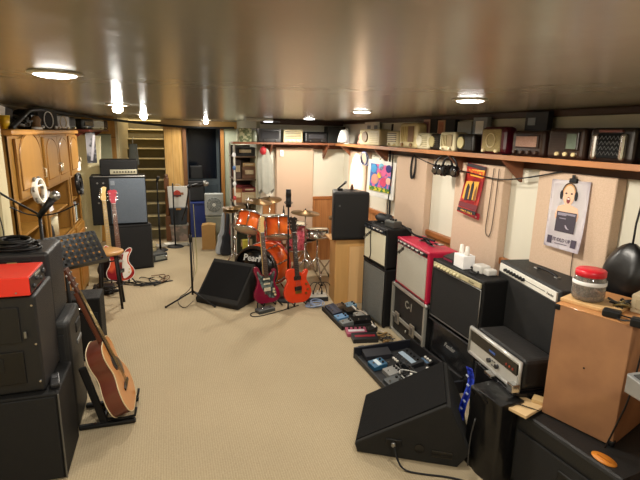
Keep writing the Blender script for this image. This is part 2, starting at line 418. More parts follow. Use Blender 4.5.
# ------------------------------------------------------------------ wall panels, shelf, brackets
def wall_panel(lo, hi, label, m=PANEL, group=None):
    return tag(b2(lo, hi, 0.008).build('sound_absorber', m), label, 'acoustic panel', group)
wall_panel((2.42, 4.10, 0.30), (2.498, 4.74, 1.66), 'tall pinkish beige fabric wall panel behind the cream fronted amplifier')
wall_panel((2.42, 2.97, 0.30), (2.498, 3.60, 1.66), 'tall pinkish beige fabric wall panel carrying the red poster')
wall_panel((2.42, 2.02, 0.30), (2.498, 2.62, 1.66), 'beige fabric wall panel with the poster of a shouting woman')
wall_panel((1.46, 6.50, 0.30), (2.00, 6.598, 1.68), 'wide pinkish fabric wall panel behind the drum cymbals')
wall_panel((2.42, 5.6, 0.30), (2.498, 6.2, 1.66), 'pale fabric wall panel lit by the clip lamp behind the speaker')
o = bx((0, 0, 0.78), (0.36, 0.05, 1.50), 0.008).build('sound_absorber', PANELB)
o.location = (-1.12, 7.3, 0.27); o.rotation_euler = (0, R(4), R(-18))
tag(o, 'narrow beige panel leaning beside the wooden cabinets near the tall amplifier stack', 'acoustic panel')

sh = b2((2.26, 0.9, 1.724), (2.46, 6.56, 1.751), 0.004).build('wall_shelf', SHELFW)
tag(sh, 'long brown wooden shelf of old radios on the amplifier side wall', 'shelf')
MB().b2((2.252, 0.9, 1.719), (2.262, 6.3, 1.754), 0.003).build('edge_strip', wood('a06a40', along='y'), sh)
MB().b2((2.462, 0.9, 1.66), (2.498, 6.56, 1.723)).build('cleat', wood('4a2c1c', along='y'), sh)  # dark wood tone holds the shade under the shelf
for y in (1.4, 2.83, 3.52, 5.05, 6.15):
    MB().prism([(2.46, 1.723), (2.28, 1.723), (2.28, 1.711), (2.45, 1.56), (2.46, 1.56)], y-0.012, y+0.012, 'y').build('bracket', SHELFW, sh)
sb = b2((0.84, 6.30, 1.724), (2.25, 6.555, 1.751), 0.004).build('wall_shelf', SHELFX)
tag(sb, 'short brown wooden shelf across the end wall above the drum kit', 'shelf')
MB().b2((1.28, 6.556, 1.66), (2.46, 6.599, 1.723)).build('cleat', wood('6a3c24', along='x'), sb)
for xx in (1.36, 2.16):
    MB().prism([(6.555, 1.723), (6.32, 1.723), (6.32, 1.711), (6.545, 1.53), (6.555, 1.53)], xx-0.012, xx+0.012, 'x').build('bracket', SHELFX, sb)

# ------------------------------------------------------------------ radios
def radio(label, y=None, loc=None, rotz=-90, w=0.3, h=0.2, d=0.17, body='3a2418', rough=0.3, bev=0.025, style='dial', face='6b5a48', grille='8a7458', knob='c9b88a', nk=2, group='old radios on the long side shelf', name='table_radio', top=0.0, cat='radio'):
    if loc is None: loc = (2.285, y, 1.752)
    t = thing(name, label, cat, loc, rotz, group)
    bm_ = mat(body, rough, var=0.15, scale=10, coat=0.3)
    MB().box((0, d/2, h/2), (w, d, h), bev, seg=3).build('body', bm_, t)
    fm = mat(face, 0.5); gm = two(grille, face, 'noise', 200, 0.8)
    if style == 'dial':           # window dial over grille
        MB().box((0, -0.002, h*0.58), (w*0.74, 0.012, h*0.5), 0.008).build('bezel', bm_, t)
        MB().box((0, -0.009, h*0.58), (w*0.64, 0.004, h*0.4), 0.003).build('dial', gm, t)
        kz = h*0.17
    elif style == 'right':        # dial on the right, dark grille at left
        g = MB()
        for i in range(7): g.box((-w*0.19, -0.003, h*(0.3+0.08*i)), (w*0.42, 0.008, h*0.03))
        g.build('grille', mat('231810', 0.5), t)
        MB().box((w*0.2, -0.004, h*0.58), (w*0.34, 0.014, h*0.58), 0.006).build('bezel', mat('2a1d14', 0.3), t)
        MB().box((w*0.2, -0.012, h*0.58), (w*0.25, 0.004, h*0.48), 0.003).build('dial', mat(face, 0.3, var=0.4, scale=30), t)
        kz = h*0.17
    elif style == 'chrome':       # dark mesh between chrome shoulders
        MB().box((0, -0.004, h*0.48), (w*0.5, 0.012, h*0.72), 0.004).build('grille', mat('0a0a0b', .85, spec=.2), t)
        zz = MB()
        for q in range(4):
            zq = h*(.26+.15*q); zz.tube([(-w*.21+w*.42*k/10, -.0115, zq + h*.05*(1 if k % 2 else -1)) for k in range(11)], .0016, 5)
        zz.build('zigzag_wire', mat('8c8c88', .4, .5), t)
        for sx in (-1, 1): MB().box((sx*w*0.3, -0.008, h*0.45), (w*0.12, 0.034, h*0.76), 0.014).build('chrome_strip', CHROME, t)
        MB().box((0, -0.006, h*0.90), (w*0.5, 0.016, h*0.08), 0.004).build('name_bar', mat('6b3a30', 0.4), t)
        kz = None
    elif style == 'cloth':        # tan cloth front with dial at lower part
        MB().box((0, -0.002, h*0.5), (w*0.72, 0.01, h*0.8), 0.012).build('grille', gm, t)
        MB().ring((0, -0.01, h*0.5), w*0.17, 0.004, RX(PI/2)).build('dial', mat(knob, 0.3), t)
        kz = h*0.13
    elif style == 'tall':         # vertical slats and a window
        g = MB()
        for i in range(4): g.box((w*(-0.32+0.1*i), -0.003, h*0.56), (w*0.03, 0.008, h*0.6))
        g.build('grille', mat(grille, 0.6), t)
        MB().box((w*0.2, -0.004, h*0.56), (w*0.3, 0.01, h*0.62), 0.004).build('dial', fm, t)
        kz = h*0.14
    elif style == 'clock':        # round dial on the end
        MB().cyl((-w*0.2, 0.0, h*0.52), (-w*0.2, -0.012, h*0.52), h*0.34, h*0.31).build('dial', fm, t)
        g = MB()
        for i in range(6): g.box((w*0.22, -0.003, h*(0.2+0.11*i)), (w*0.36, 0.008, h*0.045))
        g.build('grille', mat(grille, 0.6), t)
        kz = None
    elif style == 'louver':
        g = MB()
        for i in range(5): g.box((0, -0.003, h*(0.35+0.12*i)), (w*0.82, 0.012, h*0.05), 0.003)
        g.build('grille', fm, t)
        kz = h*0.16
    else:
        MB().box((0, -0.002, h*0.55), (w*0.8, 0.01, h*0.55), 0.006).build('grille', gm, t); kz = h*0.15
    if kz:
        for i in range(nk):
            xk = (i-(nk-1)/2)*w*(0.5 if nk == 2 else 0.22) + (w*0.08 if style == 'right' else 0)
            MB().cyl((xk, 0, kz), (xk, -0.022, kz), h*0.075, h*0.062, 14).build('knob', mat(knob, 0.35), t)
    MB().box((-w*0.4, d*0.5, 0.002), (0.02, d*0.7, 0.004)).box((w*0.4, d*0.5, 0.002), (0.02, d*0.7, 0.004)).build('foot', RUBBER, t)
    return t
radio('dark rounded radio with a black mesh front between chrome strips, over the shouting woman poster', 1.985, w=0.29, h=0.185, d=0.12, body='241a16', style='chrome')
radio('dark brown radio with greenish dial window and three pale knobs', 2.295, w=0.285, h=0.185, d=0.12, body='2c1c16', style='right', face='606c5e', knob='cdb98a', nk=3)
radio('dark brown radio with a wide pinkish dial and flat front, under a black box', 2.615, w=0.30, h=0.17, d=0.12, body='2a1812', style='dial', face='a07a68', grille='b89484', knob='3a2418', nk=4)
radio('maroon rounded radio with tan cloth grille and a round dial', 2.98, w=0.29, h=0.20, d=0.12, body='521020', style='cloth', face='8d7c55', grille='a3925f', knob='d9c79a', bev=0.04)
radio('low black radio with a pale oval dial beside the cream radio', 3.31, w=0.24, h=0.145, d=0.12, body='16140f', style='clock', face='b4a878', grille='24211a')
radio('cream radio with square cloth window, beside a low black radio', 3.57, w=0.24, h=0.16, d=0.12, body='cdc3a0', style='tall', face='8c7a58', grille='9a8a60', knob='e4dcc0')
radio('little cream radio with round dial and black side next to the biggest cream radio', 3.985, w=0.21, h=0.15, d=0.12, body='d2c9a8', style='clock', face='e6dfc6', grille='a29874')
t = radio('small black cube radio with a pale keyhole dial between two cream radios', 3.77, w=0.17, h=0.145, d=0.12, body='1a1814', style='clock', face='a89c70', grille='1f1c17')
radio('biggest and tallest cream radio on the shelf, with brown upright window', 4.28, w=0.37, h=0.245, d=0.12, body='d3c391', style='tall', face='7c5c3c', grille='b9a66c', knob='8a6a44', bev=0.035)
radio('cream louvred radio standing left of the biggest cream radio', 4.62, w=0.25, h=0.17, d=0.12, body='d0c49a', style='louver', face='6a5c40', knob='c9bb8c')
radio('cream portable radio with brown dial, on the shelf above the colourful picture', 5.22, w=0.44, h=0.19, d=0.17, body='c8bb95', style='clock', face='7a6448', grille='b3a67d', rotz=-80)
radio('black radio at the near end of the long shelf', 1.63, w=0.28, h=0.19, d=0.12, body='1c1613', style='dial', face='4a3a30', grille='5a4a3c')
g2 = 'old radios on the end wall shelf'
radio('wide black box radio at the end of the short shelf over the clothes', loc=(1.34, 6.34, 1.752), rotz=0, w=0.30, h=0.175, d=0.18, body='141417', style='plain', face='1f1f22', grille='2a2a2e', bev=0.008, knob='2a2a2a', group=g2)
radio('cream radio with dark louvres and three knobs in middle of the short shelf', loc=(1.655, 6.34, 1.752), rotz=0, w=0.27, h=0.17, d=0.18, body='c8bc92', style='louver', face='5c5038', knob='e0d6b4', nk=3, bev=0.012, group=g2)
radio('long black radio right of the cream radio on the short shelf', loc=(1.985, 6.34, 1.752), rotz=0, w=0.33, h=0.15, d=0.18, body='17171a', style='dial', face='2a2a2e', grille='35353a', knob='444444', group=g2)
bxs = mat('1b1b1f', 0.5)
def carton(name, label, cat, lo, hi, m, front=None, group=None, bev=0.004):
    t = tag(b2(lo, hi, bev).build(name, m), label, cat, group)
    if front:
        f, fm = front
        b2((lo[0]-0.003, f[0], f[1]), (lo[0]+0.002, f[2], f[3]), 0.001).build('front_panel', fm, t)
    return t
carton('radio_box', 'black box standing behind the radio with the wide pinkish dial', 'box', (2.41, 2.59, 1.752), (2.456, 2.80, 2.05), mat('20222a', 0.5), ((2.70, 1.96, 2.77, 2.01), mat('8a94a4', 0.5)))
carton('radio_box', 'tall dark box with a pink printed front behind the little cream radio', 'box', (2.41, 4.08, 1.752), (2.456, 4.20, 2.03), mat('c09a8a', 0.6), ((4.10, 1.80, 4.18, 2.01), mat('8a5a60', 0.6, var=0.5, scale=40)))
carton('radio_box', 'tall black box between two boxes with printed fronts on the long shelf', 'box', (2.41, 3.95, 1.752), (2.456, 4.07, 2.03), mat('1a1a1c', 0.6))
carton('radio_box', 'tall dark box with an orange printed front behind the small black cube radio', 'box', (2.41, 3.82, 1.752), (2.456, 3.94, 2.02), mat('b08a6a', 0.6), ((3.84, 1.80, 3.92, 2.0), mat('a06448', 0.6, var=0.5, scale=40)))
carton('radio_box', 'black box standing on end behind the cream radio with square window', 'box', (2.41, 3.66, 1.752), (2.456, 3.81, 2.02), mat('161618', 0.6))
carton('radio_box', 'grey box behind the low black radio', 'box', (2.41, 3.42, 1.752), (2.456, 3.62, 2.0), mat('8d8d88', 0.6))
carton('radio_box', 'grey silver box with white front above the low black radio with oval dial', 'box', (2.41, 3.22, 1.752), (2.456, 3.40, 2.03), mat('7c8288', 0.5), ((3.26, 1.90, 3.36, 2.0), WHITE))
t = carton('radio_box', 'white paper box standing behind the cream portable radio over the picture', 'box', (2.45, 5.30, 1.752), (2.456, 5.75, 2.03), mat('cfccc2', 0.7))
b2((2.447, 5.36, 1.90), (2.451, 5.45, 1.99)).build('mark', mat('7a7a80', .6), t); b2((2.447, 5.56, 1.90), (2.451, 5.66, 1.99)).build('mark', mat('7a7a80', .6), t)
t = thing('figurine', 'small pink and dark ornament beside the cream portable radio', 'ornament', (2.38, 5.66, 1.752))
MB().lathe([(0, 0), (.05, 0), (.055, .03), (.035, .07), (.05, .10), (.03, .14), (0, .15)], 14).build('body', mat('b08070', .5), t)
MB().sph((0, 0, 0.15), 0.03, 12).build('head', mat('4a3a38', .5), t)
# dark items at the corner of the shelves
carton('equipment_case', 'black equipment case at the corner where the two shelves meet', 'case', (2.14+.02, 6.36, 1.752), (2.42, 6.54, 1.98), mat('121512', 0.6))
t = thing('clip_lamp', 'white clip lamp shining at the wall, clamped on the shelf near the corner', 'lamp', (2.25, 5.98, 1.752))
MB().lathe([(0.03, .16), (0.05, .14), (0.075, .05), (0.08, .0), (0.076, .0), (0.045, .135), (0, .15)], 20, T(0, 0, 0.02)).build('shade', mat('e8e6e0', 0.4, emit=0.35), t)
MB().sph((0, 0, 0.06), 0.034, 14).build('bulb', bpy.data.materials['lamp_glow'], t)
MB().tube([(0.0, 0, 0.17), (0.05, 0, 0.2), (0.08, 0, 0.1), (0.07, 0, 0.0)], 0.008, 8).box((0.05, 0, -0.0), (0.07, 0.04, 0.012), 0.003).build('clamp', mat('d8d8d4', .4), t)
plain_light('SPOT', (2.17, 5.9, 1.66), 60, (1, .93, .8), 0.03, Vector((0.33, 0.0, -0.32)).to_track_quat('-Z', 'Y').to_euler(), 70)
# left end of the short shelf: green box, cream things, lamp strip
t = carton('storage_box', 'greenish patterned box at the far end of the short shelf', 'box', (0.93, 6.36, 1.752), (1.09, 6.54, 1.93), two('54603e', 'a6a684', 'noise', 26, .7))
t = thing('glass_jar', 'pale glass jar beside the greenish patterned box', 'jar', (1.14, 6.42, 1.752))
MB().lathe([(0, 0), (.04, 0), (.045, .02), (.045, .11), (.03, .14), (.03, .15), (0, .15)], 18).build('body', mat('8f9684', .2), t)
MB().cyl((0, 0, .15), (0, 0, .175), .034, seg=18).build('lid', STEEL, t)
t = thing('fluorescent_fixture', 'small glowing strip light under the ceiling above the short shelf', 'lamp', (1.16, 6.2, 2.06), 6)
MB().box((0, 0, -0.022), (0.36, 0.09, 0.04), 0.01).build('housing', mat('a9aaa2', .4), t)
MB().box((0.12, -0.02, -0.046), (0.11, 0.06, 0.012), 0.004).build('lens', mat('f2f6ff', .3, emit=2.5), t)

# ------------------------------------------------------------------ posters and hanging things
def poster_shouting():
    t = thing('poster', 'purple poster of a shouting woman in headphones holding an amplifier, clipped to beige panel', 'poster', (2.41, 2.33, 1.62), -90, tilt=0, tilty=0)
    t.rotation_euler = (R(-1.5), R(-1.5), R(-90))
    W, Hh = 0.30, 0.44
    # sheet, slightly curled at the foot; local x along the wall, z down from the top edge, -y towards the room
    def fn(u, v): return ((u-.5)*W, -0.004 - 0.018*(v**3)*(0.3+u), -v*Hh)
    MB().grid(fn, 10, 14, 0.0015).build('sheet', POSTER1, t)
    def off(v, u=.5): return -0.0065 - 0.018*(v**3)*(0.3+u)
    sk = mat('e2b79a', .6, var=.05); 
    def patch(pts, z, name, m, dy=0.0):
        me = MB(); vs = [me.bm.verts.new((px*W, off(-pz/Hh, px+.5)-dy, pz)) for px, pz in pts]; me.bm.faces.new(vs); return me.build(name, m, t)
    el = lambda cx, cz, rx, rz, n=20: [(cx + rx*math.cos(2*PI*i/n), cz + rz*math.sin(2*PI*i/n)) for i in range(n)]
    patch([(-.30, -.22), (-.24, -.17), (-.10, -.155), (.12, -.155), (.28, -.17), (.33, -.22), (.3, -.25), (-.28, -.25)], 0, 'shoulders', sk)
    patch([(-.07, -.17), (-.06, -.12), (.08, -.12), (.09, -.17)], 0, 'neck', sk, .0004)
    patch(el(.01, -.096, .15, .064), 0, 'face', sk, .0008)
    patch(el(.01, -.07, .185, .056), 0, 'hair', mat('b98a58', .6), .0006)
    patch(el(.015, -.125, .05, .021, 14), 0, 'mouth', mat('7a1f28', .5), .0014)
    patch(el(.015, -.116, .035, .005, 10), 0, 'teeth', WHITE, .0018)
    for sx in (-1, 1):
        patch(el(.01+sx*.07, -.083, .03, .006, 10), 0, 'eye', mat('3a2a2c', .5), .0014)
        patch(el(.01+sx*.19, -.095, .045, .03, 12), 0, 'earcup', mat('1b1a22', .5), .0016)
    MB().tube([(W*(.01+.185*math.cos(a)), off(.1)-.001, -.085+.066*math.sin(a)) for a in [PI*i/14 for i in range(15)]], .0035, 6).build('headband', mat('201e28', .5), t)
    patch([(-.24, -.20), (0, -.20), (.29, -.20), (.29, -.33), (-.24, -.33)], 0, 'amplifier_picture', mat('39323e', .6), .002)
    patch([(-.21, -.207), (.26, -.207), (.26, -.225), (-.21, -.225)], 0, 'panel_picture', mat('8d8796', .6), .0024)
    patch(el(.12, -.28, .10, .028, 16), 0, 'dial_picture', mat('a79fae', .6), .0026)
    patch([(-.15, -.24), (.2, -.24), (.2, -.246), (-.15, -.246)], 0, 'line_picture', mat('8d8796', .6), .0026)
    for sx in (-.34, .33): patch([(sx-.07, -.365), (sx+.07, -.365), (sx+.07, -.415), (sx-.07, -.415)], 0, 'loudspeaker_picture', mat('3f3648', .6), .0008)
    lettering('IT OLD UP', 0.032, mat('4b4158', .6), t, (0, off(.88)-.0012, -.383), name='lettering', sx=0.95, bold=0.0004)
    MB().box((0, off(.95)-.001, -.407), (.10, .0006, .004)).build('small_print', mat('62576e', .6), t)
    MB().box((0.03, -0.012, 0.0), (0.055, 0.02, 0.028), 0.004).box((0.03, -0.016, 0.02), (0.02, 0.008, 0.03), .002).build('bulldog_clip', BLACK, t)
    return t
POSTER1 = bpy.data.materials.new('poster_gradient'); POSTER1.use_nodes = True
_n = POSTER1.node_tree.nodes; _l = POSTER1.node_tree.links
_tc = _n.new('ShaderNodeTexCoord'); _mp = _n.new('ShaderNodeMapping'); _mp.inputs['Location'].default_value = (0, 0, .17); _mp.inputs['Scale'].default_value = (3.2, 0, 2.3)
_g = _n.new('ShaderNodeTexGradient'); _g.gradient_type = 'SPHERICAL'; _r = _n.new('ShaderNodeValToRGB')
_mp.inputs['Location'].default_value = (0, 0, .38)
_r.color_ramp.elements[0].color = rgb('b0a4b8'); _r.color_ramp.elements[1].color = rgb('f4f0f4'); _r.color_ramp.elements[1].position = .62
_l.new(_tc.outputs['Object'], _mp.inputs['Vector']); _l.new(_mp.outputs['Vector'], _g.inputs['Vector']); _l.new(_g.outputs['Fac'], _r.inputs['Fac'])
_l.new(_r.outputs['Color'], _n['Principled BSDF'].inputs['Base Color']); _n['Principled BSDF'].inputs['Roughness'].default_value = .4
poster_shouting()

t = thing('poster', 'red and yellow poster with dark dancing figures, hung on a pinkish panel', 'poster', (2.41, 3.29, 1.655), -90)
t.rotation_euler = (R(-2), R(5), R(-90))
W, Hh = .25, .42
def fn(u, v): return ((u-.5)*W, -0.004 - 0.03*(v**2), -v*Hh)
MB().grid(fn, 8, 12, .0015).build('sheet', two('b3222a', 'd23a2c', 'noise', 9, .45), t)
def pp(pts, name, m, dy=0.0):
    me = MB(); vs = [me.bm.verts.new((px*W, -.0065-.03*(pz/Hh)**2-dy, pz)) for px, pz in pts]; me.bm.faces.new(vs); return me.build(name, m, t)
pp([(-.5, -.003), (.5, -.003), (.5, -.035), (-.5, -.03)], 'top_band', mat('2a2024', .6), .0004)
pp([(-.36, -.05), (.46, -.03), (.46, -.095), (-.22, -.10)], 'yellow_flash', mat('e0a534', .5), .0006)
pp([(-.38, -.15), (.30, -.13), (.32, -.28), (-.40, -.30)], 'yellow_glow', mat('d9a03a', .5, var=.3), .0006)
pp([(-.30, -.20), (-.22, -.16), (-.12, -.19), (-.10, -.30), (-.28, -.31)], 'figure', mat('22161a', .6), .0012)
pp([(-.06, -.17), (.02, -.13), (.09, -.17), (.12, -.29), (-.04, -.30)], 'figure', mat('1c1418', .6), .0012)
pp([(.17, -.19), (.24, -.16), (.30, -.20), (.30, -.29), (.18, -.29)], 'figure', mat('7a4a20', .6), .0012)
pp([(-.5, -.33), (.5, -.315), (.5, -.36), (-.5, -.37)], 'dark_band', mat('6a1420', .5), .0008)
pp([(-.5, -.38), (.5, -.365), (.5, -.395), (-.5, -.41)], 'black_band', mat('201418', .5), .0009)
lettering('DANCE', .055, mat('d83a28', .5), t, (.02, -.0135, -.068), rot=(PI/2, 0, 0), sx=.95, bold=.001)
for i, (px, ww) in enumerate(((-.07, .016), (-.05, .012), (-.033, .014), (-.012, .013), (.018, .014), (.036, .011), (.052, .015), (.074, .012))):
    MB().box((px+.01, -.0395, -.392), (ww*.8, .0008, .013 + .004*(i % 2)), 0, (0, .06*(-1)**i, 0)).build('print_mark', mat('d8a04a', .5), t)
t2 = thing('flyer', 'small red flyer showing under the bottom of the red poster', 'flyer', (2.412, 3.25, 1.255), -90); t2.rotation_euler = (R(-2), R(5), R(-90))
MB().box((0.0, -.02, -.01), (.14, .002, .05)).build('sheet', mat('b52a3c', .5), t2)
MB().box((0.02, -.0218, -.018), (.04, .001, .014)).build('patch', mat('e3c0b8', .5), t2)

t = thing('framed_picture', 'white bordered picture of bright coloured shapes hanging below the shelf', 'picture', (2.38, 5.02, 1.585), -64)
t.rotation_euler = (0, R(3), R(-70))
MB().box((0, 0, -.215), (.45, .012, .43), .003).build('mount', mat('e8e6df', .5), t)
art = two('3b6fb8', 'e06a9a', 'noise', 14, .5, lo=.46, hi=.54)
MB().box((0, -.008, -.20), (.35, .006, .31)).build('print', art, t)
for px, pz, r_, c in ((-.12, -.1, .05, '4aa0d8'), (.03, -.12, .06, 'e2689c'), (.12, -.08, .045, '2b2f78'), (-.09, -.22, .06, 'e0a08a'), (.05, -.24, .055, 'd84a70'), (.13, -.22, .04, 'f0c0b0'), (-.02, -.17, .035, 'e8c84a'), (.0, -.07, .04, '7cc0e0')):
    MB().cyl((px, -.011, pz), (px, -.013, pz), r_, seg=18).build('painted_shape', mat(c, .5, var=.2), t)
MB().box((0, -.012, -.335), (.35, .003, .05)).build('painted_band', two('3f7a34', 'd8c83a', 'noise', 40, .5), t)
MB().tube([(-.05, 0, 0), (0, 0, .05), (.05, 0, 0)], .003, 6).build('hanger', BLACK, t)
t = thing('cable_coil', 'coil of blue and white cable hanging above the colourful picture', 'cable', (2.30, 5.36, 1.65), -70)
for i in range(4): MB().ring((0, .01*i-.02, -.06), .055+.004*i, .006, RX(PI/2+.1*i), sy=1.3).build('cable_loop', mat('2a4a9a' if i % 2 else 'c8c8d4', .5), t)
t = thing('headphones', 'black over-ear headphones hung from the shelf, nearer pair', 'headphones', (2.30, 3.52, 1.715), -70, 'hanging headphones')
def phones(t):
    MB().tube([(.075*math.cos(a), 0, -.10+.09*math.sin(a)) for a in [PI*i/12 for i in range(13)]], .009, 8).build('headband', BLACK, t)
    for sx in (-1, 1):
        c = MB().sph((sx*.07, -.0, -.13), (.03, .042, .05), 16).build('ear_cup', BLACKG, t)
        MB().cyl((sx*.07, -.042, -.14), (sx*.07, -.048, -.14), .022).build('badge', mat('4a4238', .35, .6), c)
        MB().ring((sx*.045, 0, -.13), .036, .012, RY(PI/2), sy=.9).build('ear_pad', mat('0c0c0d', .6), t)
phones(t)
dup(t, (2.33, 3.66, 1.715), -50, 'black over-ear headphones hung from the shelf, farther pair')
def cable(label, pts, r=.005, m=BLACK, name='cable', smooth=2, group=None, cat='cable'):
    return tag(MB().tube(pts, r, 6, smooth).build(name, m), label, cat, group)
t = MB()
for i in range(3): t.ring((2.40, 4.32+.01*i, 1.565), .115+.004*i, .005, RY(PI/2) @ RZ(.06*i), sy=.36)
tag(t.build('cable_coil', BLACK), 'black cable looped in a long coil under the shelf by the big cream radio', 'cable')
cable('black cable drooping along the wall under the side shelf', [(2.40, 4.9, 1.66), (2.40, 4.4, 1.69), (2.39, 3.9, 1.6), (2.39, 3.4, 1.59), (2.39, 3.0, 1.555), (2.39, 2.7, 1.60), (2.40, 2.4, 1.67)], .005)
cable('bundle of black cable running down the wall in the corner by the picture', [(2.44, 4.93, 2.0), (2.42, 4.93, 1.6), (2.44, 4.9, 1.2), (2.42, 4.85, .9)], .012)
cable('thin black cable hanging down beside the bundle in the corner', [(2.40, 4.80, 1.68), (2.41, 4.83, 1.4), (2.40, 4.88, 1.1), (2.40, 4.86, .95)], .006)
cable('grey chain like cord hanging down the panel beside the red poster', [(2.41, 3.08, 1.64), (2.41, 3.10, 1.3), (2.41, 3.12, 1.13), (2.41, 3.06, 1.09), (2.41, 3.03, 1.2), (2.41, 3.02, 1.64)], .004, mat('6a5e50', .5))
cable('white cord hanging by the poster of the shouting woman', [(2.41, 2.24, 1.2), (2.408, 2.24, 1.1), (2.405, 2.23, .98)], .003, mat('3a2a28', .5))

# ------------------------------------------------------------------ amplifiers on the right
def amp(name, label, cat, loc, rotz, w, h, d, body, grille, panel=None, knobs=0, brand=None, corners=True, handle=True, group=None, sides=0.02, topstrip=0.0, panel_text=None, piping=None, tilt=0.0, panel_z=None, panel_h=0.05, knobm=None, panel_w=None, knob_span=(-.42, .42), brand_loc=None, brand_m=None, brand_size=.05, marks=None):
    t = thing(name, label, cat, loc, rotz, group, tilt)
    MB().box((0, d/2, h/2+.006), (w, d, h-.012), .014, seg=3).build('cabinet', body, t)
    gz1 = h - (topstrip if panel else .03); gz0 = .035
    MB().box((0, .0, (gz0+gz1)/2), (w-2*sides-.01, .012, gz1-gz0), .005).build('grille', grille, t)
    if piping: 
        z0, z1, xx = gz0-.004, gz1+.004, w/2-sides
        MB().tube([(-xx, -.006, z0), (xx, -.006, z0), (xx, -.006, z1), (-xx, -.006, z1), (-xx, -.006, z0)], .0045, 6).build('piping', piping, t)
    if panel:
        pz = h - topstrip/2 - .004 if panel_z is None else panel_z; pw = panel_w or (w-2*sides-.015)
        cp = MB().box((0, -.004, pz), (pw, .014, panel_h), .002).build('control_panel', panel, t)
        for i in range(knobs):
            xx = pw*(knob_span[0] + (knob_span[1]-knob_span[0])*i/max(1, knobs-1))
            MB().cyl((xx, -.008, pz), (xx, -.030, pz), .0125, .010, 12).build('knob', knobm or BLACK, cp)
        if marks:
            mm = MB(); xm = marks[0]
            while xm < marks[1]:
                mm.box((xm, -.0122, pz+.004), (.026, .002, .013)); xm += .036
            mm.build('white_marks', WHITE, cp)
        if panel_text: lettering(panel_text[0], panel_text[1], panel_text[2], cp, (panel_text[3], -.0118, pz-.002), shear=.25)
    if brand:
        bl = brand_loc or (-w/2+sides+.075, -.0072, gz1-.055)
        lettering(brand, brand_size, brand_m or STEEL, t, bl, shear=.35, rot=(PI/2, R(-32), 0), bold=.0016)
    if corners:
        for sx in (-1, 1):
            for z in (.018, h-.012):
                MB().box((sx*(w/2-.011), .011, z), (.027, .027, .027), .008).build('corner_cap', BLACK if corners is True else corners, t)
    if handle:
        hd = MB().tube([(-.11, d*.5, h-.004), (-.10, d*.5, h+.012), (0, d*.5, h+.02), (.10, d*.5, h+.012), (.11, d*.5, h-.004)], .009, 8, 1).build('handle', BLACK, t)
        for sx in (-1, 1): MB().box((sx*.11, d*.5, h+.002), (.035, .03, .01), .003).build('handle_cap', STEEL, hd)
    for sx in (-1, 1):
        for yy in (.05, d-.05): MB().cyl((sx*(w/2-.05), yy, 0), (sx*(w/2-.05), yy, .01), .016, seg=10).build('foot', RUBBER, t)
    return t
# stack by the loudspeaker: grey cab under cream fronted combo
amp('speaker_cabinet', 'black speaker cabinet with grey grille under the cream fronted amplifier', 'speaker cabinet', (1.955, 4.20, 0), -88, .50, .60, .29, TOLEX, GREYG, piping=mat('6c6c66', .5), handle=False)
t = amp('guitar_amplifier', 'black guitar amplifier with cream grille cloth standing on the grey fronted cabinet', 'amplifier', (1.95, 4.20, .60), -88, .50, .40, .27, TOLEX, CREAMG, panel=mat('14181c', .3), knobs=6, topstrip=.065, brand='Fender', brand_m=mat('24262a', .4), knobm=mat('3a4048', .3, .5), marks=(-.05, .20), brand_size=.055)
# flight case with red combo
def flight_case():
    t = thing('flight_case', 'black road case with metal edges marked C-1 under the red amplifier', 'case', (2.025, 3.59, 0), -93)
    w, h, d = .68, .49, .36
    MB().box((0, d/2, h/2), (w-.02, d-.02, h-.02)).build('body', mat('1b1b1b', .55, bump=.2, bscale=200), t)
    alu = mat('a8a69e', .4, .4)
    e = MB()
    for sx in (-1, 1):
        for y in (.0, d): e.box((sx*(w/2-.012), y, h/2), (.028, .028, h), .004)
        for z in (.012, h-.012): e.box((sx*(w/2-.006), d/2, z), (.024, d, .028), .004)
    for y in (.004, d-.004):
        for z in (.012, h-.012): e.box((0, y, z), (w, .024, .028), .004)
    e.box((0, -.003, h*.36), (w-.03, .014, .035), .003)
    e.build('edge_rail', alu, t)
    for sx in (-1, 1):
        for z in (.015, h-.015): MB().sph((sx*(w/2-.012), .008, z), .026, 12).build('ball_corner', STEEL, t)
    for xx in (-.19, .13):
        l = MB().box((xx, -.012, h*.36), (.085, .014, .11), .004).build('latch', mat('a9a294', .35, .6), t)
        MB().box((xx, -.022, h*.36), (.035, .008, .07), .003).build('latch_lever', STEEL, l)
    lettering('C-1', .10, mat('8f8d84', .6), t, (-.0, -.0008+.0085, h*.73), rot=(PI/2, 0, 0), bold=.002)
    MB().cyl((-.03, -.0, h*.20), (-.03, .012, h*.20), .013).build('keyhole', STEEL, t)
    return t
flight_case()
amp('guitar_amplifier', 'bright red guitar amplifier with silver grille standing on the metal edged road case', 'amplifier', (2.025, 3.58, .49), -94, .65, .455, .27, RED, SILVERG, panel=mat('1a1618', .35), knobs=7, topstrip=.058, panel_h=.03, brand='Fender', brand_m=mat('22201f', .4), corners=RED, knobm=mat('2a2628', .4), marks=(-.27, .27), brand_size=.065)
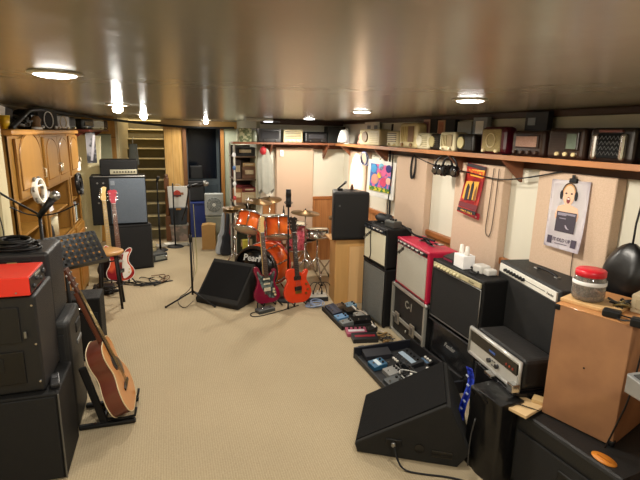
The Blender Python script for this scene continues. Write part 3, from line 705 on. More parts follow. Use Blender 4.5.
# covered amp + black combo
t = thing('covered_amplifier', 'amplifier under a shiny black vinyl cover below the black combo', 'amplifier', (2.03, 2.90, 0), -90)
def cover(w, h, d, seed, bulge=.02):
    rnd = random.Random(seed); ph = [rnd.uniform(0, 6) for _ in range(6)]
    def fn(u, v):
        a = 2*PI*u; z = h*(v if v < 1 else 1)
        ca, sa = math.cos(a), math.sin(a); k = 1.0/max(abs(ca), abs(sa)); k = k**.82
        flare = 1 + .05*(1-v)**2*(1+.8*math.sin(5*a+ph[0])) + .012*math.sin(9*a+ph[1]+5*v) + .012*math.sin(13*v+3*a+ph[2])
        return (ca*k*w/2*flare, d/2 + sa*k*d/2*flare, z)
    m = MB(); m.grid(fn, 64, 16)
    m.box((0, d/2, h-.004), (w*.96, d*.96, .012), .005)
    return m
cover(.64, .405, .20, 3).build('vinyl_cover', VINYL, t)
lettering('Fender', .05, mat('8a8a88', .5), t, (.02, -.024, .285), shear=.35, rot=(R(84), 0, 0), bold=.001)
MB().tube([(-.32, -.004, .40), (0, -.008, .402), (.32, -.004, .40)], .006, 8).build('cover_piping', mat('3a3a3c', .3), t)
amp('guitar_amplifier', 'black combo amplifier with ivory knob panel and silver trim, carrying the white charger box', 'amplifier', (2.02, 2.89, .412), -90, .66, .50, .20, TOLEX, DARKG, panel=mat('b9b08e', .4), knobs=8, topstrip=.07, panel_h=.036, brand=None, piping=STEEL, knobm=mat('d8cfa8', .35), knob_span=(-.42, .08), panel_text=('Fender', .022, mat('3a3830', .5), .2))
# twin combo on a dark stand cabinet
amp('speaker_cabinet', 'plain black cabinet carrying the black combo with white knob panel', 'speaker cabinet', (2.20, 2.35, 0), -100.5, .66, .495, .20, TOLEX, DARKG, handle=False, corners=False)
t = amp('guitar_amplifier', 'big black combo amplifier with white knob panel next to the wooden box', 'amplifier', (2.185, 2.36, .50), -100.5, .71, .52, .27, mat('1d1f20', .55, bump=.35, bscale=400), DARKG, panel=mat('e4e2da', .35), knobs=7, topstrip=.085, panel_h=.058, brand=None, corners=False, piping=mat('3a3a3a', .5), knob_span=(-.36, -.02), panel_text=('Fender', .024, mat('16181c', .5), .27))
MB().box((.09, -.0125, .52-.046), (.26, .001, .003)).build('panel_line', mat('30302e', .5), t)
# receiver in its rack case on the covered box
t = thing('covered_amplifier', 'tall narrow amplifier under black vinyl standing under the silver receiver', 'amplifier', (1.76, 2.08, 0), -95)
cover(.42, .50, .26, 8).build('vinyl_cover', VINYL, t)
MB().box((0, .13, .505), (.36, .22, .012), .004).build('top_pad', VINYL, t)
t = thing('rack_case', 'shallow black rack case with silver front holding a receiver, beside the big combo', 'rack case', (1.785, 2.12, .512), -95)
w, h, d = .50, .185, .20
MB().box((0, d/2+.03, h/2), (w-.02, d, h-.01), .02).build('shell', mat('161617', .5, bump=.2, bscale=60), t)
MB().tube([(-w/2, .0, .012), (w/2, .0, .012), (w/2, .0, h-.012), (-w/2, .0, h-.012), (-w/2, .0, .012)], .014, 8).build('front_rim', mat('c4c4c0', .3, .3), t)
rc = MB().box((0, .004, h*.30), (w-.02, .02, h*.46), .003).build('receiver_panel', mat('c4c4c0', .35, .2), t)
MB().box((0, .002, h*.70), (w-.03, .02, h*.40), .003).build('display_window', mat('0d0f12', .15), t)
for xx, r_ in ((-.02, .014), (.06, .014)): MB().cyl((xx, 0, h*.34), (xx, -.022, h*.34), r_, seg=16).build('knob', mat('2a2a2c', .3), rc)
for xx in (.01, .03): 
    for z in (.25, .40): MB().box((xx, -.008, h*z), (.012, .006, .008), .001).build('button', mat('5a5a5a', .4), rc)
MB().box((.0, -.009, h*.66), (.06, .002, .012)).build('blue_readout', mat('2a4a8a', .4, emit=.2), t)
for xx, c in ((.14, '8a2a1a'), (.17, 'a04020'), (.20, '8a2a1a')): MB().cyl((xx, -.007, h*.64), (xx, -.012, h*.64), .007, seg=10).build('indicator', mat(c, .4), t)
MB().box((.235, -.02, .03), (.05, .05, .05), .006).build('latch', CHROME, t)
MB().box((.03, -.03, -.002), (.07, .035, .022), .005).build('latch', CHROME, t)
t = thing('lanyard', 'bright blue patterned lanyard hanging below the silver receiver', 'lanyard', (1.72, 2.20, .52), -70)
MB().grid(lambda u, v: ((u-.5)*.045 + .02*math.sin(v*5), -.05 -.02*v + .01*math.sin(v*9), -.36*v), 3, 20, .002).build('strap', two('1226a0', '2a50d8', 'noise', 40, .4), t)
for i in range(5): MB().box((.015*math.sin(i), -.062-.003*i, -.05-.055*i), (.018, .002, .012), 0, (0, .5, 0)).build('print_mark', mat('c8d4f0', .5), t)
t = thing('gig_bag', 'slumped black leather bag standing in front of the tall covered amplifier', 'bag', (1.60, 1.93, 0), -85)
cover(.25, .49, .17, 12).build('body', mat('101011', .3, bump=.4, bscale=12), t)
MB().tube([(-.05, -.03, .48), (-.04, -.07, .54), (.03, -.07, .54), (.05, -.03, .48)], .008, 6, 2).build('handle', BLACK, t)
MB().tube([(.02, -.07, .38), (.01, -.085, .25), (.03, -.1, .1)], .004, 6, 1).build('zip', mat('2e2e30', .4), t)

# loudspeaker on its side, wooden box, bits on top
def pa_floor():
    t = thing('loudspeaker', 'black plastic loudspeaker lying on the floor with an orange oval sticker', 'loudspeaker', (2.02, 1.56, 0), -84)
    prof = [(-.30, 0), (.30, 0), (.34, .03), (.34, .38), (.28, .447), (-.26, .447), (-.31, .40), (-.33, .03)]
    # local x runs along the wall, -y faces the room
    MB().prism(prof, -.26, .26, 'y', .018).build('body', mat('161718', .5, bump=.2, bscale=200), t)
    MB().box((-.02, -.268, .20), (.50, .012, .30), .02).build('grille', mat('111112', .7, bump=.6, bscale=500), t)
    MB().box((.06, -.274, .22), (.12, .012, .15), .01).build('handle_recess', mat('060606', .6), t)
    MB().box((.065, -.282, .18), (.05, .004, .05), .001, (0, .6, 0)).build('label_plate', mat('8a3a2a', .5), t)
    s = MB().lathe([(0, 0), (.058, 0), (.058, .003), (0, .003)], 28, T(.16, -.20, .447) @ Matrix.Diagonal((1, .62, 1, 1))).build('sticker', mat('e08a2a', .45), t)
    MB().box((.16, -.20, .4505), (.07, .006, .0012)).build('sticker_print', mat('a85a18', .5), s)
    return t
pa_floor()
t = thing('wooden_speaker_box', 'raw brown wooden speaker box standing on the black floor loudspeaker', 'speaker box', (1.892, 1.60, .452), -71.5)
MB().box((0, .21, .305), (.35, .42, .61), .004).build('box', two('94694a', 'a87a54', 'noise', 6, .6, lo=.35, hi=.7, det=5), t)
MB().box((0, .21, .6095), (.352, .422, .006), .002).build('top_board', wood('b98250', along='x'), t)
MB().box((-.166, .012, .595), (.032, .032, .034), .008).build('corner_cap', BLACK, t)
MB().box((.166, .012, .012), (.032, .032, .03), .008).build('corner_cap', BLACK, t)
MB().cyl((.0, .0, .33), (.0, -.002, .33), .005, seg=10).build('screw_hole', mat('2a1a10', .6), t)
t = thing('wood_block', 'pale pine board on the corner of the floor loudspeaker by the wooden box', 'board', (1.735, 1.80, .462), -72)
MB().box((0, .02, .009), (.13, .17, .018), .003).build('board', wood('d8b98a', .5, .12), t)
MB().box((.03, .12, .03), (.07, .06, .022), .003, (0, 0, .3)).build('offcut', wood('c9aa78', .5, .12), t)
cable('thin black cable lying over the pale pine board', [(1.69, 1.86, .487), (1.72, 1.82, .487), (1.76, 1.77, .487), (1.80, 1.745, .475)], .003)
cable('black cable hanging down the face of the wooden speaker box', [(1.94, 1.37, 1.07), (1.91, 1.35, .98), (1.90, 1.36, .75), (1.905, 1.40, .60), (1.885, 1.42, .47)], .004)
ZT = 1.065
t = thing('plastic_jar', 'clear plastic jar with red screw lid full of small hardware on the wooden box', 'jar', (2.00, 1.735, ZT+.018)); t.scale = (.9, .9, .95)
MB().lathe([(0, 0), (.07, 0), (.082, .01), (.085, .03), (.085, .10), (.078, .125), (.072, .135), (.068, .135), (.075, .12), (.081, .10), (.081, .03), (.078, .012), (0, .006)], 32).build('body', mat('d8d0c8', .08, trans=.85, var=0), t)
MB().lathe([(0, .165), (.07, .165), (.078, .158), (.078, .132), (.074, .130), (0, .130)], 32).build('lid', mat('c81c2c', .35), t)
MB().lathe([(.0862, .088), (.0862, .108), (.0856, .108), (.0856, .088)], 32).build('label_band', mat('d8d4d0', .5), t)
rr = random.Random(4); m_ = MB()
for i in range(80):
    a = rr.uniform(0, 6.28); q = rr.uniform(0, .066)
    m_.box((q*math.cos(a), q*math.sin(a), rr.uniform(.016, .11)), (.03, .014, .012), .002, (rr.uniform(0, 3), rr.uniform(0, 3), rr.uniform(0, 3)))
o = m_.build('contents', two('3a2a26', '8a7468', 'noise', 30, .5), t); o['kind'] = 'stuff'
b = tag(bx((0, 0, .009), (.26, .20, .018), .003).build('wood_block', wood('cfa873', .5, .12)), 'pale wooden board lying under the jar with the red lid', 'board'); b.location = (2.02, 1.70, ZT); b.rotation_euler = (0, 0, R(-70))
t = thing('power_adapter', 'black power adapter with cable lying on the wooden box front edge', 'power adapter', (1.945, 1.545, ZT), -60)
MB().box((0, 0, .018), (.075, .05, .036), .008).build('body', BLACK, t)
MB().tube([(.035, 0, .018), (.08, .01, .012), (.13, 0, .006), (.18, -.02, .004)], .004, 6, 2).build('cord', BLACK, t)
t = thing('power_adapter', 'black plug adapter near the right end of the wooden box top', 'power adapter', (1.955, 1.42, ZT), -60)
MB().box((0, 0, .02), (.06, .05, .04), .008).build('body', BLACK, t)
MB().tube([(-.03, 0, .02), (-.07, .01, .008), (-.1, .05, .004)], .004, 6, 2).build('cord', BLACK, t)
t = thing('desk_box', 'beige plastic box on the far side of the wooden box top', 'box', (2.12, 1.50, ZT), -70)
MB().box((0, .07, .045), (.16, .14, .09), .006).build('body', mat('b9a98a', .5), t)
MB().box((0, -.002, .045), (.12, .006, .05), .003).build('front_plate', mat('a69678', .5), t)
m_ = MB(); rr = random.Random(11)
t = thing('cable_heap', 'tangle of small black and gold cables beside the jar on the wooden box', 'cables', (2.07, 1.60, ZT))
for i, c in enumerate(('151515', '151515', '6a5a30', '1c1c1c')):
    pts = [(rr.uniform(-.05, .05), rr.uniform(-.05, .05), rr.uniform(.006, .06)) for _ in range(9)]
    MB().tube(pts, .005, 6, 2).build('cord', mat(c, .4), t)
t = thing('coat_bag', 'shiny black padded jacket hanging on the wall beside the jar', 'jacket', (2.385, 1.84, 1.045), -90); t.scale = (1.12, 1, 1.08)
def cfn(u, v):
    a = 2*PI*u; s = math.sin(PI*min(1, max(0.02, v*.94+.05)))**.55
    return (.125*s*math.cos(a)*(1+.06*math.sin(5*a+4*v)), .085*s*math.sin(a)*(1+.08*math.sin(4*a-3*v)), -.10+.36*v + .0)
MB().grid(cfn, 36, 18).build('body', mat('0a0a0b', .35, bump=.25, bscale=9), t)
MB().tube([(0, 0, .25), (.0, .0, .40), (0, .05, .58)], .005, 6, 1).build('hanging_strap', BLACK, t)
# mixer at the right edge on a stand
t = thing('mixing_console', 'silver mixing console with rows of faders at the right edge of the room', 'mixer', (1.56, .84, .955), -4)
MB().prism([(0, 0), (.32, 0), (.32, .075), (0, .035)], 0, .45, 'x', .006).build('chassis', mat('a2a3a4', .35, .5), t)
tl = math.atan2(.04, .32)
MB().box((.225, .16, .0565), (.42, .29, .004), 0, (tl, 0, 0)).build('control_surface', mat('3a3b3e', .4), t)
for i in range(9):
    for j in range(4):
        yy = .05 + .07*j; zz = .035 + .04*yy/.32
        if j == 0: MB().box((.035+.047*i, yy+.012*(i % 3), zz+.008), (.014, .022, .016), .003).build('fader', WHITE, t)
        else: MB().cyl((.035+.047*i, yy, zz), (.035+.047*i, yy-.002, zz+.018), .008, .007, 10).build('knob', mat(('d8d8d4', '9aa0b0', 'c8c4b8')[j-1], .4), t)
t = thing('rack_stand', 'black equipment rack under the silver mixing console', 'rack', (1.60, .66, 0), -4)
MB().box((.24, .22, .45), (.44, .40, .90), .01).build('cabinet', TOLEX, t)
MB().box((.24, .22, .93), (.42, .36, .05), .008).build('top_shelf', BLACK, t)
for z in (.2, .45, .7): MB().box((.24, .012, z), (.40, .02, .18), .004).build('rack_panel', BLACKG, t)

# bits on top of the amplifiers
t = thing('effects_pedal', 'small grey metal box device on top of the cream fronted amplifier', 'pedal', (2.07, 4.06, 1.002), -80)
MB().box((0, 0, .03), (.15, .10, .06), .006).build('body', mat('4a4c4a', .4, .4), t)
MB().box((0, 0, .062), (.13, .08, .006), .002).build('top_plate', mat('7a7c78', .4, .5), t)
for xx in (-.04, 0, .04): MB().cyl((xx, 0, .064), (xx, 0, .085), .011, seg=12).build('knob', BLACK, t)
t = thing('microphone_pouch', 'soft black pouch lying on the far side of the cream fronted amplifier top', 'pouch', (2.10, 4.33, 1.002), -80)
MB().sph((0, 0, .04), (.13, .07, .042), 18).sph((.05, .01, .06), (.06, .05, .03), 14).build('body', mat('15171c', .7), t)
MB().tube([(-.1, 0, .06), (-.03, -.04, .09), (.05, -.03, .09), (.1, 0, .06)], .006, 6, 1).build('strap', BLACK, t)
cable('thin black cable drooping down the cream amplifier grille cloth', [(2.06, 4.29, 1.03), (1.96, 4.28, 1.02), (1.935, 4.275, .96), (1.935, 4.28, .80), (1.935, 4.25, .70), (1.932, 4.29, .62), (1.94, 4.32, .60)], .0045)
cable('black cables snaking over the amplifier tops between the cream and red amplifiers', [(2.12, 4.12, 1.02), (2.14, 4.0, 1.03), (2.18, 3.93, .99), (2.20, 3.86, .955), (2.24, 3.75, .955), (2.26, 3.6, .955)], .010)
t = thing('guitar_strap', 'black folded strap lying on top of the bright red amplifier', 'strap', (2.15, 3.52, .948), -85)
MB().grid(lambda u, v: ((u-.5)*.30, (v-.5)*.045 + .02*math.sin(u*6), .022+.014*math.sin(u*9)), 20, 2, .006).build('strap', mat('1a161a', .5), t)
MB().box((.15, .01, .03), (.05, .05, .01), .003).build('buckle', STEEL, t)
t = thing('charger_box', 'white cube shaped box with two white plugs on the ivory panel black combo', 'box', (2.10, 2.92, .913), -93)
MB().box((0, 0, .05), (.13, .10, .10), .004).build('body', mat('eeeef0', .5, var=.02), t)
for xx in (-.045, .03): MB().lathe([(0, .17), (.013, .165), (.018, .12), (.020, .10), (0, .10)], 14, T(xx, 0, 0)).build('plug', WHITE, t)
t = thing('power_adapter', 'pale grey plug adapters on the near side of the white box', 'power adapter', (2.14, 2.76, .913), -90)
MB().box((0, 0, .03), (.10, .09, .06), .012).box((.07, .02, .022), (.06, .08, .044), .01).build('body', mat('c9c7c2', .45), t)
MB().tube([(.03, -.05, .02), (.06, -.08, .008), (.0, -.09, .008), (-.05, -.06, .008)], .006, 6, 2).build('cord', BLACK, t)
t = thing('effects_pedal', 'flat black and maroon pedal on the far corner of the ivory panel combo', 'pedal', (2.12, 3.09, .913), -90)
MB().prism([(-.05, 0), (.05, 0), (.05, .055), (-.05, .03)], -.07, .07, 'x', .004).build('body', mat('1d1a1e', .4), t)
MB().box((0, -.045, .012), (.12, .012, .018), .002).build('side_strip', mat('7a2038', .4), t)

# ------------------------------------------------------------------ wedge floor monitors
def wedge(label, loc, rotz, L=.62, depth=.50, hgt=.44, m=CARPETBK, front_lip=.07, jack=True):
    """profile in local (x, z), long direction +y; low lip at x=0, peak at x=~.8 depth."""
    t = thing('floor_monitor', label, 'monitor speaker', loc, rotz)
    prof = [(0, 0), (depth*.90, 0), (depth, .10), (depth*.80, hgt), (depth*.76, hgt+.008), (-.01, front_lip+.012), (-.015, front_lip)]
    MB().prism(prof, 0, L, 'y', .008).build('cabinet', m, t)
    a = math.atan2(hgt-front_lip, depth*.77)
    MB().box((depth*.375, L/2, front_lip+.016+(hgt-front_lip)*.49), (depth*.93, L-.05, .012), .004, (0, -a, 0)).build('grille', CLOTH, t)
    if jack:
        MB().box((depth*.33, -.002, .10), (.09, .012, .05), .004).build('jack_plate', BLACK, t)
        MB().cyl((depth*.33, -.006, .10), (depth*.33, -.03, .10), .012, seg=12).build('jack_plug', STEEL, t)
        MB().cyl((depth*.56, -.001, .09), (depth*.56, -.008, .09), .028, seg=18).build('port', BLACKG, t)
        MB().box((depth*.76, -.001, .07), (.12, .008, .045), .004).build('handle_plate', BLACKG, t)
    for xx in (.05, depth-.1):
        for yy in (.05, L-.05): MB().cyl((xx, yy, -.0), (xx, yy, -.002), .012, seg=8).build('foot', RUBBER, t)
    return t
wedge('black carpeted floor monitor wedge lying nearest the viewpoint beside the pedal case', (1.01, 2.29, .003), -30, L=.56, depth=.65, hgt=.375, front_lip=.05)
wedge('black floor monitor wedge in front of the bass drum', (.66, 4.80, .003), 133-90+90, L=.56, depth=.45, hgt=.42, front_lip=.05, jack=False).rotation_euler = (0, 0, R(48))
cable('black cable running from the nearest floor monitor across the carpet', [(1.19, 2.16, .10), (1.185, 2.12, .05), (1.20, 2.06, .006), (1.30, 2.0, .006), (1.45, 1.93, .006), (1.58, 1.80, .006), (1.62, 1.6, .006)], .006)

# ------------------------------------------------------------------ plywood stand and loudspeaker by the drums
t = thing('plywood_stand', 'tall plywood box stand under the black loudspeaker beside the drum kit', 'stand', (1.905, 4.70, 0), -7)
MB().box((0, .16, .37), (.36, .30, .74), .003).build('box', wood('c79a5e', .5, .15), t)
MB().box((.075, -.004, .335), (.20, .012, .66), .002).build('front_board', wood('dcb27c', .45, .12), t)
MB().box((-.03, .16, .742), (.42, .32, .012), .003).build('top_board', wood('c08e50', .5, along='x'), t)
t = thing('loudspeaker', 'black loudspeaker standing upright on the tall plywood stand', 'loudspeaker', (1.865, 4.66, .749), -6)
MB().prism([(-.20, 0), (.20, 0), (.14, .30), (-.14, .30)], 0, .525, 'z', .015).build('cabinet', mat('141416', .5, bump=.2, bscale=200), t)
MB().box((0, -.006, .265), (.37, .014, .48), .012).build('grille', mat('0e0e0f', .7, bump=.6, bscale=500), t)
MB().box((-.13, -.014, .38), (.02, .003, .02), .002).build('badge', mat('4a4a4c', .4), t)
MB().cyl((.16, -.012, .035), (.16, -.018, .035), .014, seg=14).build('corner_bolt', STEEL, t)
t = thing('boom_microphone', 'small microphone on a short clip lying over the loudspeaker top', 'microphone', (1.80, 4.80, 1.276), 30)
MB().cyl((-.06, 0, .02), (.05, 0, .075), .010, seg=10).build('body', BLACK, t)
MB().cyl((.05, 0, .075), (.075, 0, .09), .014, seg=10).build('head', STEEL, t)
MB().box((-.02, 0, .012), (.06, .03, .024), .005).build('clip', BLACK, t)
t = thing('cable_tester', 'little dark device standing at the back of the loudspeaker top', 'device', (1.94, 4.84, 1.276))
MB().lathe([(0, 0), (.018, 0), (.018, .03), (.008, .06), (0, .065)], 12).build('body', mat('5a3a30', .5), t)
MB().box((0, 0, .003), (.06, .04, .006), .002).build('base', BLACK, t)

# ------------------------------------------------------------------ pedals
ped_m = lambda c: mat(c, .4, .2)
def pedal(label, x, y, z, rz, w, l, h, c, knobs=3, sw=1, group='effects pedals', plate=None):
    t = thing('effects_pedal', label, 'pedal', (x, y, z), rz, group)
    MB().prism([(-l/2, 0), (l/2, 0), (l/2, h), (-l/2, h*.65)], -w/2, w/2, 'x', .004).build('body', ped_m(c), t)
    sl = h*.35/l
    top = lambda yy: h*.65 + (yy+l/2)*sl
    for i in range(sw):
        xx = (i-(sw-1)/2)*w/max(sw, 1)*.8
        MB().cyl((xx, -l*.3, top(-l*.3)-.002), (xx, -l*.3, top(-l*.3)+.010), .007, seg=10).build('footswitch', CHROME, t)
    for i in range(knobs):
        xx = (i-(knobs-1)/2)*w/max(knobs, 1)*.85
        MB().cyl((xx, l*.3, top(l*.3)-.002), (xx, l*.3, top(l*.3)+.012), min(.010, w/knobs*.3), seg=10).build('knob', BLACK if c not in ('1a1a1c', '151517', '222226') else WHITE, t)
    if plate: MB().box((0, -l*.02, top(-l*.02)+.0005), (w*.8, l*.28, .002), 0, (math.atan(sl), 0, 0)).build('face_plate', mat(plate, .4), t)
    return t
pb = thing('pedalboard', 'flat black pedal board on the carpet in front of the grey cabinet', 'pedalboard', (1.72, 4.30, 0), -88)
MB().box((0, 0, .018), (.56, .36, .03), .004).build('board', mat('1c1c1e', .6), pb)
for yy in (-.17, .17): MB().box((0, yy, .022), (.57, .02, .044), .004).build('rail', BLACK, pb)
for xx in (-.2, .2): MB().box((xx, 0, .002), (.04, .3, .004)).build('foot', RUBBER, pb)
zb = .034
pedal('long dark navy pedal along the outer edge of the flat black board', 1.605, 4.42, zb, -88, .26, .10, .05, '20263a', 0, 2, plate='30384e')
pedal('sky blue pedal next to the long navy pedal on the flat board', 1.615, 4.20, zb, -88, .11, .12, .05, '5a86b0', 2)
pedal('pale blue pedal at the far inner corner of the flat board', 1.83, 4.50, zb, -88, .12, .11, .05, '7aa0bc', 2)
pedal('black pedal with white knobs in the middle of the flat board', 1.78, 4.36, zb, -88, .12, .13, .05, '1a1a1c', 4)
pedal('silver pedal near the inner edge of the flat board', 1.83, 4.22, zb, -88, .10, .12, .05, 'a8a8a4', 3)
pedal('grey pedal at the near outer corner of the flat board', 1.62, 4.07, zb, -88, .10, .12, .045, '6c7274', 2)
pedal('long black pedal with two switches across the near end of the flat board', 1.79, 4.08, zb, -5, .20, .08, .055, '151517', 0, 2)
pedal('brown pedal at the far end of the flat board', 1.72, 4.52, zb, -88, .09, .10, .045, '6b5a4a', 2)
pedal('pink and silver pedal alone on the carpet between board and case', 1.66, 3.90, 0, -10, .20, .13, .045, 'a04a64', 4, 0, plate='c8c4c8')
pedal('black wah pedal with a red stripe alone on the carpet before the case', 1.68, 3.74, 0, -10, .24, .11, .06, '222226', 0, 0, plate='8a1a2a')
pedal('small black pedal with metal knobs behind the pink pedal', 1.82, 3.92, 0, -80, .08, .11, .05, '1a1a1c', 3)
cable('white patch cord curling off the flat pedal board', [(1.80, 4.28, .09), (1.86, 4.2, .10), (1.88, 4.05, .06), (1.86, 3.92, .03), (1.93, 3.84, .012), (1.92, 3.74, .012), (1.83, 3.72, .012)], .006, mat('c8bcae', .5))
t = thing('cable_heap', 'tangle of tan and black patch cables on the carpet before the road case', 'cables', (1.86, 3.72, 0)); rr = random.Random(5)
for c in ('9a7a4a', '1a1a1a', '8a6a40', '222222', 'b09a70'):
    MB().tube([(rr.uniform(-.09, .09), rr.uniform(-.12, .10), rr.uniform(.006, .05)) for _ in range(9)], .005, 6, 2).build('cord', mat(c, .5), t)
pc = thing('pedal_case', 'open shallow black case full of pedals on the carpet behind the nearest floor monitor', 'pedalboard', (1.74, 3.07, 0), -88)
MB().box((0, 0, .012), (.74, .52, .022), .003).build('base', mat('1d1d1f', .6), pc)
MB().box((-.375, 0, .05), (.022, .56, .10), .004).build('end_wall', mat('1b1d26', .5), pc)
MB().box((.375, 0, .05), (.022, .56, .10), .004).build('end_wall', mat('1b1d26', .5), pc)
MB().box((0, .27, .06), (.74, .022, .12), .004).build('side_wall', mat('18181a', .5), pc)
MB().box((0, -.27, .025), (.74, .016, .045), .003).build('side_wall', mat('2a2a2c', .5), pc)
MB().box((-.39, -.2, .05), (.05, .07, .09), .015).build('corner_pad', mat('1c2438', .6), pc)
zc = .024
pedal('long dark grey pedal at the far end of the open case', 1.63, 3.36, zc, -2, .24, .10, .06, '33343a', 0, 0)
pedal('long pale blue and silver multi pedal in the open case', 1.82, 3.18, zc, -86, .26, .16, .075, '2a2c30', 4, 3, plate='9fb2c4')
pedal('blue and white pedal at the outer edge of the open case', 1.56, 3.20, zc, -86, .12, .12, .05, '2f5f80', 2, plate='c8d8e0')
pedal('black pedal with light knobs beside the blue and white pedal', 1.68, 3.18, zc, -86, .10, .11, .05, '1a1a1c', 3)
pedal('grey silver pedal in the middle of the open case', 1.62, 3.05, zc, -86, .12, .12, .05, '8a8a88', 3)
pedal('dark grey pedal on the near outer side of the open case', 1.56, 2.90, zc, -86, .12, .12, .05, '4e5254', 2)
pedal('steel grey pedal at the near end of the open case', 1.62, 2.76, zc, -86, .13, .12, .05, '8d949a', 3)
pedal('wide black flat pedal beside the multi pedal in the open case', 1.84, 2.94, zc, -86, .18, .18, .05, '222226', 2)
pedal('little white switch box in the inner near corner of the open case', 1.92, 2.82, zc, -86, .06, .06, .04, 'd8d8d6', 1)
t = thing('cable_heap', 'black and white patch cables looped between the pedals in the open case', 'cables', (1.72, 3.0, zc)); rr = random.Random(9)
for c in ('1a1a1a', 'b8b8b4', '222222'):
    MB().tube([(rr.uniform(-.12, .12), rr.uniform(-.16, .16), rr.uniform(.03, .08)) for _ in range(9)], .005, 6, 2).build('cord', mat(c, .5), t)
t = thing('power_strip', 'small white topped mixer box with plugs on the carpet before the plywood stand', 'mixer', (1.575, 4.93, 0), -8)
MB().box((0, 0, .025), (.26, .17, .05), .006).build('body', mat('1e1e20', .5), t)
MB().box((0, 0, .053), (.24, .15, .006), .002).build('top_plate', mat('b8b4a8', .5), t)
for i in range(4):
    MB().cyl((-.08+.05*i, .02, .055), (-.08+.05*i, .02, .10), .012, .008, 12).build('plug', mat(('d8d4cc', '1a1a1a', 'd8d4cc', '22222a')[i], .5), t)
for i in range(3): MB().tube([(-.08+.06*i, .02, .10), (-.05+.06*i, .03, .2), (.05+.06*i, .05, .18), (.10+.05*i, .1, .03)], .005, 6, 2).build('cord', BLACK, t)
t = thing('cable_coil', 'loose coil of pale blue cable on the carpet beside the orange guitar', 'cable', (1.50, 4.72, .008))
for i in range(5): MB().ring((.012*i-.02, .02*(i % 2), .008*i), .09+.006*i, .006, RZ(.4*i) @ RX(.12*(i % 2)), sy=.6).build('cable_loop', mat('8a9ab8', .5), t)

# ------------------------------------------------------------------ drum kit
SUN = two('c83a12', 'e8722a', 'noise', 3, .2, lo=.3, hi=.7, coat=.6)
HEAD = mat('d8cdb4', .5, var=.05)
def M_axis(loc, d):
    q = Vector((0, 0, 1)).rotation_difference(Vector(d).normalized()).to_matrix().to_4x4()
    return T(*loc) @ q
def drum(t, r, h, c, ax, shell=SUN, lugs=6, bot=True, top_m=HEAD, bot_m=HEAD):
    """shell centred at c along ax (ax points to the batter head)."""
    M = M_axis(c, ax)
    MB().lathe([(r, -h/2+.01), (r, h/2-.01), (r-.006, h/2-.01), (r-.006, -h/2+.01), (r, -h/2+.01)], 36, M).build('shell', shell, t)
    for s, hm in ((1, top_m), (-1, bot_m)):
        MB().lathe([(0, s*(h/2-.004)), (r*.985, s*(h/2-.004)), (r*.985, s*(h/2-.012)), (0, s*(h/2-.012))], 36, M).build('head', hm, t)
        MB().lathe([(r*.985, s*(h/2+.004)), (r+.010, s*(h/2+.004)), (r+.012, s*(h/2-.02)), (r+.002, s*(h/2-.02)), (r*.985, s*(h/2+.004))], 36, M).build('hoop', CHROME, t)
    for i in range(lugs):
        a = 2*PI*i/lugs + .3
        p = lambda z, rr=r+.012: M @ Vector((rr*math.cos(a), rr*math.sin(a), z))
        MB().cyl(p(h/2-.005), p(-h/2+.005), .0045, seg=6).cyl(p(.035), p(-.035), .011, seg=8).build('lug', CHROME, t)
bdax = Vector((.64, .77, 0)).normalized()
t = thing('bass_drum', 'orange bass drum with black front head lettered in white, on the carpet', 'drum', (1.06, 5.46, 0))
c = Vector((0, 0, .29)); M = M_axis(c, -bdax)     # +z of M points to the front head
MB().lathe([(.272, -.19), (.272, .19), (.264, .19), (.264, -.19), (.272, -.19)], 48, M).build('shell', SUN, t)
MB().lathe([(0, .195), (.262, .195), (.262, .185), (0, .185)], 48, M).build('front_head', mat('0c0c0d', .25), t)
MB().lathe([(0, -.195), (.262, -.195), (.262, -.185), (0, -.185)], 48, M).build('batter_head', HEAD, t)
for s in (1, -1): MB().lathe([(.258, s*.205), (.285, s*.205), (.288, s*.165), (.274, s*.165), (.258, s*.205)], 48, M).build('hoop', mat('a83020', .3, coat=.5) if s < 0 else mat('1a1414', .25, coat=.5), t)
for i in range(8):
    a = 2*PI*i/8+.4; p = lambda z: M @ Vector((.283*math.cos(a), .283*math.sin(a), z))
    MB().cyl(p(.18), p(-.18), .005, seg=6).cyl(p(.10), p(.04), .012, seg=8).cyl(p(-.10), p(-.04), .012, seg=8).build('tension_rod', CHROME, t)
hd = math.degrees(math.atan2(bdax.y, bdax.x))-90
lettering('Pearl', .11, mat('f0eeea', .4), t, tuple(c - bdax*.1975 + Vector((-.05*bdax.y, .05*bdax.x, .14))), rot=(PI/2, 0, R(hd)), shear=.22, bold=.003)
for s in (-1, 1): MB().cyl((.08*s*bdax.y*3, -.08*s*bdax.x*3, .10), (.13*s*bdax.y*3-.05, -.13*s*bdax.x*3-.08, .004), .008, seg=8).build('spur', CHROME, t)
MB().cyl((.0, -.02, .55), (.0, -.02, .80), .014, seg=10).tube([(-.16, .0, .70), (0, -.02, .74), (.16, -.06, .70)], .011, 8).build('tom_mount', CHROME, t)
t = thing('tom_drum', 'smaller orange tom drum tilted over the left of the bass drum', 'drum', (.875, 5.40, .85))
drum(t, .135, .21, Vector((0, 0, 0)), Vector((.30, .42, .85)))
t = thing('tom_drum', 'bigger orange tom drum tilted over the right of the bass drum', 'drum', (1.23, 5.35, .775))
drum(t, .155, .24, Vector((0, 0, 0)), Vector((.05, .38, .92)))
t = thing('floor_tom', 'reddish orange floor tom on legs behind the two tilted toms', 'drum', (1.22, 5.88, .62))
drum(t, .17, .38, Vector((0, 0, .03)), Vector((0, 0.1, 1)), shell=two('7a1c16', 'b8402a', 'noise', 14, .25, coat=.5))
for a in (.3, 2.4, 4.5): MB().cyl((.185*math.cos(a), .185*math.sin(a), .1), (.20*math.cos(a), .20*math.sin(a), -.615), .008, seg=8).build('leg', CHROME, t)
